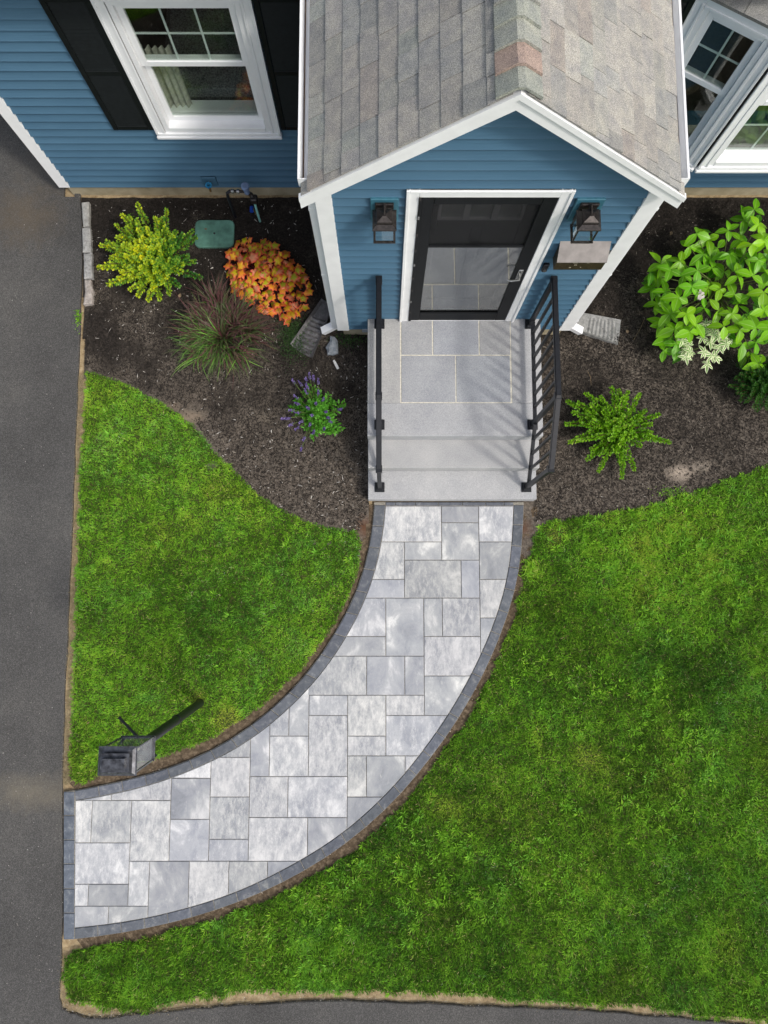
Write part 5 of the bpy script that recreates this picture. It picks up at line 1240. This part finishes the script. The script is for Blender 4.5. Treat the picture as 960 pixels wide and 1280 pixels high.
for px, py in fl:
    e = at(px, py, random.uniform(.22, .30)); b = Vector((c_.x, c_.y, .06)).lerp(e, .35)
    m_ = MB().tube([b, b.lerp(e, .6)+Vector((0,0,.02)), e], .0035, 4, False).build('flower_stem', M['stem_green'], sal)
    m_.matrix_parent_inverse = Matrix.Translation(-Vector(sal.location))
    n = 30; dv = (e-b).normalized(); tt = RNG.random(n); P_ = np.array(e)[None]+np.array(dv)[None]*(tt[:,None]*.060-.025); D_ = RNG.normal(0, 1, (n, 3))+np.array(dv)*.6
    o = small_leaves('flower_spike', P_, D_, np.full(n, .017), np.full(n, .012), RNG.random(n), M['flower_purple'], sal); o.matrix_parent_inverse = Matrix.Translation(-Vector(sal.location))
# fountain grass
def arching(name, label, cx, cy, n, rad, hgt, mat, wd, tone_fn, plumes=0):
    t = thing(name, (cx, cy, 0), label=label, cat='ornamental grass'); k = 7
    b = RNG.normal(0, .12, (n, 2)); b = b[RNG.integers(0, 34, n)]+RNG.normal(0, .018, (n, 2)); a = np.arctan2(b[:, 1], b[:, 0])+RNG.normal(0, .75, n); r = rad*(.15+.85*RNG.random(n)**.8); H = hgt*RNG.uniform(.55, 1.1, n)*(1.15-.45*r/rad); side = RNG.normal(0, .09, n)
    T_ = np.linspace(0, 1, k)[None]
    dx, dy = np.cos(a)[:, None], np.sin(a)[:, None]; out = r[:, None]*T_**1.25; sd_ = side[:, None]*T_**2
    X = cx+b[:, :1]+dx*out-dy*sd_; Y = cy+b[:, 1:]+dy*out+dx*sd_; Z = H[:, None]*(1.9*T_-1.15*T_**2)*1.0
    W_ = wd*RNG.uniform(.7, 1.3, n)[:, None]*(1-T_**2.5*.95)
    ta = a+RNG.normal(0, .5, n)
    Px, Py = -np.sin(ta)[:, None]*W_, np.cos(ta)[:, None]*W_
    v = np.stack([np.stack([X-Px, Y-Py, Z], -1), np.stack([X+Px, Y+Py, Z], -1)], 2).reshape(-1, 3)
    bidx = np.arange(n)[:, None, None]*(2*k)+np.arange(k-1)[None, :, None]*2
    f = (bidx+np.array([0, 1, 3, 2])[None, None]).reshape(-1, 4)
    tone = tone_fn(a, n)
    np_mesh('blades', v, f, M[mat], t, attr={'tone': np.repeat(np.clip(tone, 0, 1), 2*k)})
    if plumes:
        for i in range(plumes):
            a_ = random.uniform(0, 6.283); r_ = rad*random.uniform(.75, 1.08); e = Vector((cx+r_*math.cos(a_), cy+r_*math.sin(a_), hgt*random.uniform(.3, .75))); m0 = Vector((cx, cy, 0)).lerp(e, .5)+Vector((0,0,hgt*.35))
            q = 60; tt = RNG.random(q); dv = (e-m0).normalized(); P_ = np.array(e)[None]-np.array(dv)[None]*(tt[:,None]*.11); D_ = RNG.normal(0, .5, (q, 3))+np.array(dv)
            small_leaves('plume', P_, D_, np.full(q, .020), np.full(q, .0022), RNG.random(q), M['plume'], t)
    rehome(t); return t
c_ = at(281, 425, 0); ccx, ccy = at(281, 424, 0).x, at(281, 424, 0).y
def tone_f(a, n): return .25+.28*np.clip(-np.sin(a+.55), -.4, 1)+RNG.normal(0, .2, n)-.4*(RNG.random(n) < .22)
arching('fountain_grass', 'purple-tinged fountain grass clump in the middle of the left bed', ccx, ccy, 1100, .40, .38, 'fountain_blade', .0048, tone_f, plumes=60)
# creeping green next to the splash block, little weeds
def groundcover(name, label, px, py, rx, ry, n, mat, L, hh=.05, t0=.4, cat='plant', thin=.5):
    c = at(px, py, 0); t = thing(name, (c.x, c.y, 0), label=label, cat=cat)
    P_ = np.column_stack([RNG.normal(c.x, rx*.5, n), RNG.normal(c.y, ry*.5, n), RNG.uniform(.005, hh, n)]); D_ = RNG.normal(0, 1, (n, 3)); D_[:, 2] = abs(D_[:, 2])*.5
    small_leaves('foliage', P_, D_, RNG.uniform(.6, 1.2, n)*L, RNG.uniform(.6, 1.2, n)*L*thin, RNG.normal(t0, .2, n), M[mat], t); rehome(t)
groundcover('creeping_weed', 'low dark green ground cover between the orange plant and splash block', 366, 422, .16, .26, 1500, 'moss_leaf', .016, .035, .5)
groundcover('weed', 'tiny green weed sprout between golden shrub and house wall', 162, 274, .045, .04, 140, 'box_leaf', .018, .05, .45)
groundcover('weed', 'small weed on the driveway edge below the pinkish edging stone', 99, 398, .03, .09, 120, 'box_leaf', .018, .04, .6)
groundcover('weed', 'sparse green sprigs at the foundation corner left of the landing', 437, 425, .16, .08, 260, 'moss_leaf', .020, .04, .5)
groundcover('weed', 'small weeds along the lawn edge below the pale dirt patch', 838, 615, .16, .05, 200, 'box_leaf', .014, .03, .5)
groundcover('weed', 'grassy weed tuft overhanging the outer walkway border near the steps', 664, 712, .07, .09, 420, 'box_leaf', .055, .05, .78, thin=.12)

# heuchera with large lobed leaves
hb = at(330, 350, 0)
t = thing('heuchera_plant', (hb.x, hb.y, 0), label='orange and yellow leafed mound plant between fountain grass and green cover', cat='plant')
lm = [leaf_mesh('lobed_leaf', .095, .085, M['heuchera_leaf'], .22, lobes=5), leaf_mesh('lobed_leaf', .085, .09, M['heuchera_leaf'], .34, lobes=5)]
HC = [(.70,.58,.01),(.55,.56,.01),(.85,.50,.02),(.88,.36,.03),(.90,.40,.20),(.45,.52,.02),(.75,.55,.02)]
outline = pts([(293,288),(310,290),(335,295),(352,303),(362,318),(378,330),(387,352),(385,372),(372,388),(352,396),(338,390),(322,385),(305,372),(292,360),(282,342),(278,318),(287,302)], .22)
stm = MB(); xs = [p[0] for p in outline]; ys = [p[1] for p in outline]; placed = []; tries = 0
cen = Vector((sum(xs)/len(xs), sum(ys)/len(ys)))
while len(placed) < 240 and tries < 9000:
    tries += 1; x = random.uniform(min(xs), max(xs)); y = random.uniform(min(ys), max(ys))
    if not inside(outline, np.array([x]), np.array([y]))[0]: continue
    layer = random.random()
    if any((x-a_)**2+(y-b_)**2 < .030**2 and abs(l_-layer) < .5 for a_, b_, l_ in placed): continue
    placed.append((x, y, layer)); r_ = (Vector((x, y))-cen); rn = r_.length/.36
    z = .33-.20*min(1, rn)**2-.09*(1-layer); azv = math.atan2(r_.y, r_.x)-math.pi/2+random.gauss(0, .8)
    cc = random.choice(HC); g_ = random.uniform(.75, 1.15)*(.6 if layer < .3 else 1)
    put_leaf(random.choice(lm), t, (x-.03*math.cos(azv+math.pi/2), y-.03*math.sin(azv+math.pi/2), z), azv, random.uniform(-.7, .35)-.3*min(1, rn), random.uniform(-.6, .6), random.uniform(.62, 1.05), (cc[0]*g_, cc[1]*g_, cc[2]*g_))
    if len(placed) % 3 == 0: stm.tube([(hb.x+random.uniform(-.05,.05), hb.y+random.uniform(-.05,.05), 0), ((x+hb.x)/2, (y+hb.y)/2, z*.75), (x, y, z-.01)], .0025, 4, False)
simple('stem_red', (.25, .03, .04), .6, .3); o = stm.build('stems', M['stem_red'], t); o.matrix_parent_inverse = Matrix.Translation(-Vector(t.location))

# hydrangea-like shrub: rosettes of broad leaves
hb = at(893, 365, 0)
t = thing('broadleaf_shrub', (hb.x, hb.y, 0), label='large bright green shrub with broad pointed leaves in the right bed', cat='shrub')
lm = [leaf_mesh('broad_leaf', .175, .100, M['hydrangea_leaf'], .20), leaf_mesh('broad_leaf', .165, .088, M['hydrangea_leaf'], .38, .35)]
ros = [(943,262),(930,275),(948,282),(871,292),(885,300),(910,288),(925,300),(940,305),(955,300),(850,322+5),(862,308),(880,318),(897,310),(912,318),(930,322),(948,325),(826,330),(822,345),(838,338),(855,345),(872,338),(890,335),(905,340),(922,345),(940,345),(957,340),(815,360),(832,365),(848,372),(865,358),(885,360),(900,362),(918,368),(938,370),(955,365),(822,380),(838,392),(858,392),(880,385),(898,388),(915,392),(935,392),(955,388),(828,405),(843,412),(862,415),(905,408),(925,412),(945,410),(835,425),(830,438),(846,430),(928,430),(945,428),(933,445),(948,455),(870,405),(965,320),(970,350),(970,380),(968,410),(985,340),(985,380)]
stm = MB()
for px, py in ros:
    zz = random.uniform(.36, .60); 
    if py > 415 or px < 830: zz = random.uniform(.22, .34)
    e = at(px, py, zz); stm.tube([(hb.x+random.uniform(-.08,.08), hb.y+random.uniform(-.08,.08), 0), ((e.x+hb.x)/2, (e.y+hb.y)/2, zz*.6), tuple(e)], [.006, .005, .003], 5, False)
    n = random.choice([3, 4, 5]); a0 = random.uniform(0, 6.28); hue = random.random(); vv = random.uniform(.8, 1.15)
    out = math.atan2(e.y-hb.y, e.x-hb.x)-math.pi/2
    for k in range(n):
        az_ = a0+k*2*math.pi/n+random.gauss(0, .25); g_ = vv*random.uniform(.85, 1.1); c0_ = (.15+.12*hue, .46+.10*hue, .010)
        put_leaf(random.choice(lm), t, e, az_, random.uniform(-.5, .3), random.gauss(0, .25), random.uniform(.60, 1.0), tuple(q*g_ for q in c0_))
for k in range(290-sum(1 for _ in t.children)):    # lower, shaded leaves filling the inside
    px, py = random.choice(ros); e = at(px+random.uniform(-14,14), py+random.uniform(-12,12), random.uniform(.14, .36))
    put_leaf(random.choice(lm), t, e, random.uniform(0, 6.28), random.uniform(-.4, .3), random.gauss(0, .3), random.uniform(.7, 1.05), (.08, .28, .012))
simple('stem_shrub', (.12, .16, .04), .7, .2); o = stm.build('stems', M['stem_shrub'], t); o.matrix_parent_inverse = Matrix.Translation(-Vector(t.location))
fe = at(876, 368, .58); m2 = leaf_mesh('pale_leaf', .05, .028, M['curtain'], .2)
for k in range(6): o = put_leaf(m2, t, (fe.x+random.uniform(-.03,.03), fe.y+random.uniform(-.03,.03), .60), random.uniform(0,6.28), random.uniform(-.3,.3), 0, random.uniform(.8,1.3), (1,1,1)); o.name = 'withered_leaf'
# variegated small plant
vb = at(884, 432, 0)
t = thing('variegated_plant', (vb.x, vb.y, 0), label='small plant with cream-edged green leaves in front of the broad-leaved shrub', cat='plant')
lm = leaf_mesh('variegated_leaf', .085, .032, M['variegated_leaf'], .25)
for px, py in ((884,412),(892,408),(898,420),(906,422),(888,428),(878,422),(860,432),(855,440),(858,447),(863,440),(880,440),(890,445),(884,455),(895,447),(900,435),(892,418),(882,405),(912,420),(853,425),(908,430)):
    e = at(px, py, random.uniform(.30, .44)); a0 = random.uniform(0, 6.28)
    for k in range(7): put_leaf(lm, t, e, a0+k*.9+random.gauss(0,.15), random.uniform(-.4, .35), random.gauss(0,.2), random.uniform(.65, 1.05), (1,1,1))
stm = MB()
for px, py in ((884,412),(906,422),(858,440),(884,455),(895,440)): e = at(px, py, .15); stm.tube([(vb.x, vb.y, 0), tuple(e)], .003, 4, False)
o = stm.build('stems', M['stem_green'], t); o.matrix_parent_inverse = Matrix.Translation(-Vector(t.location))
# twigs, fallen leaves
tw = [((782,262),(905-10,266)), ]
def twig(px0, py0, px1, py1, label, r=.0022):
    a_, b_ = at(px0, py0, .02), at(px1, py1, .02); m_ = a_.lerp(b_, .5)+Vector((.01, .008, .012))
    MB().tube([a_, m_, b_], [r, r, r*.5], 5).build('twig', M['twig'], label=label, cat='twig')
twig(792,425,806,398, 'thin dry twig beside the worn pale splash block'); twig(734,463,739,482, 'short reddish twig in the right bed below the splash block')
m2 = leaf_mesh('fallen_leaf', .045, .032, M['twig'], .1)
for px, py, lb in ((765,341,'dry brown leaf on dark mulch right of the mailbox wall'), (838,294,'dry brown leaf on the mulch left of the broad-leaved shrub'), (224,372,'pale dry leaf below the golden shrub'), (784,412,'orange dry leaf at the end of the worn splash block')):
    p_ = at(px, py, .03); o = bpy.data.objects.new('fallen_leaf', m2); C.objects.link(o); o.location = p_; o.rotation_euler = (.2, .1, random.uniform(0, 6)); tag(o, label=lb, cat='leaf')
for o in bpy.data.objects:
    if o.type == 'MESH' and not o.data.materials: print('NO MATERIAL', o.name)
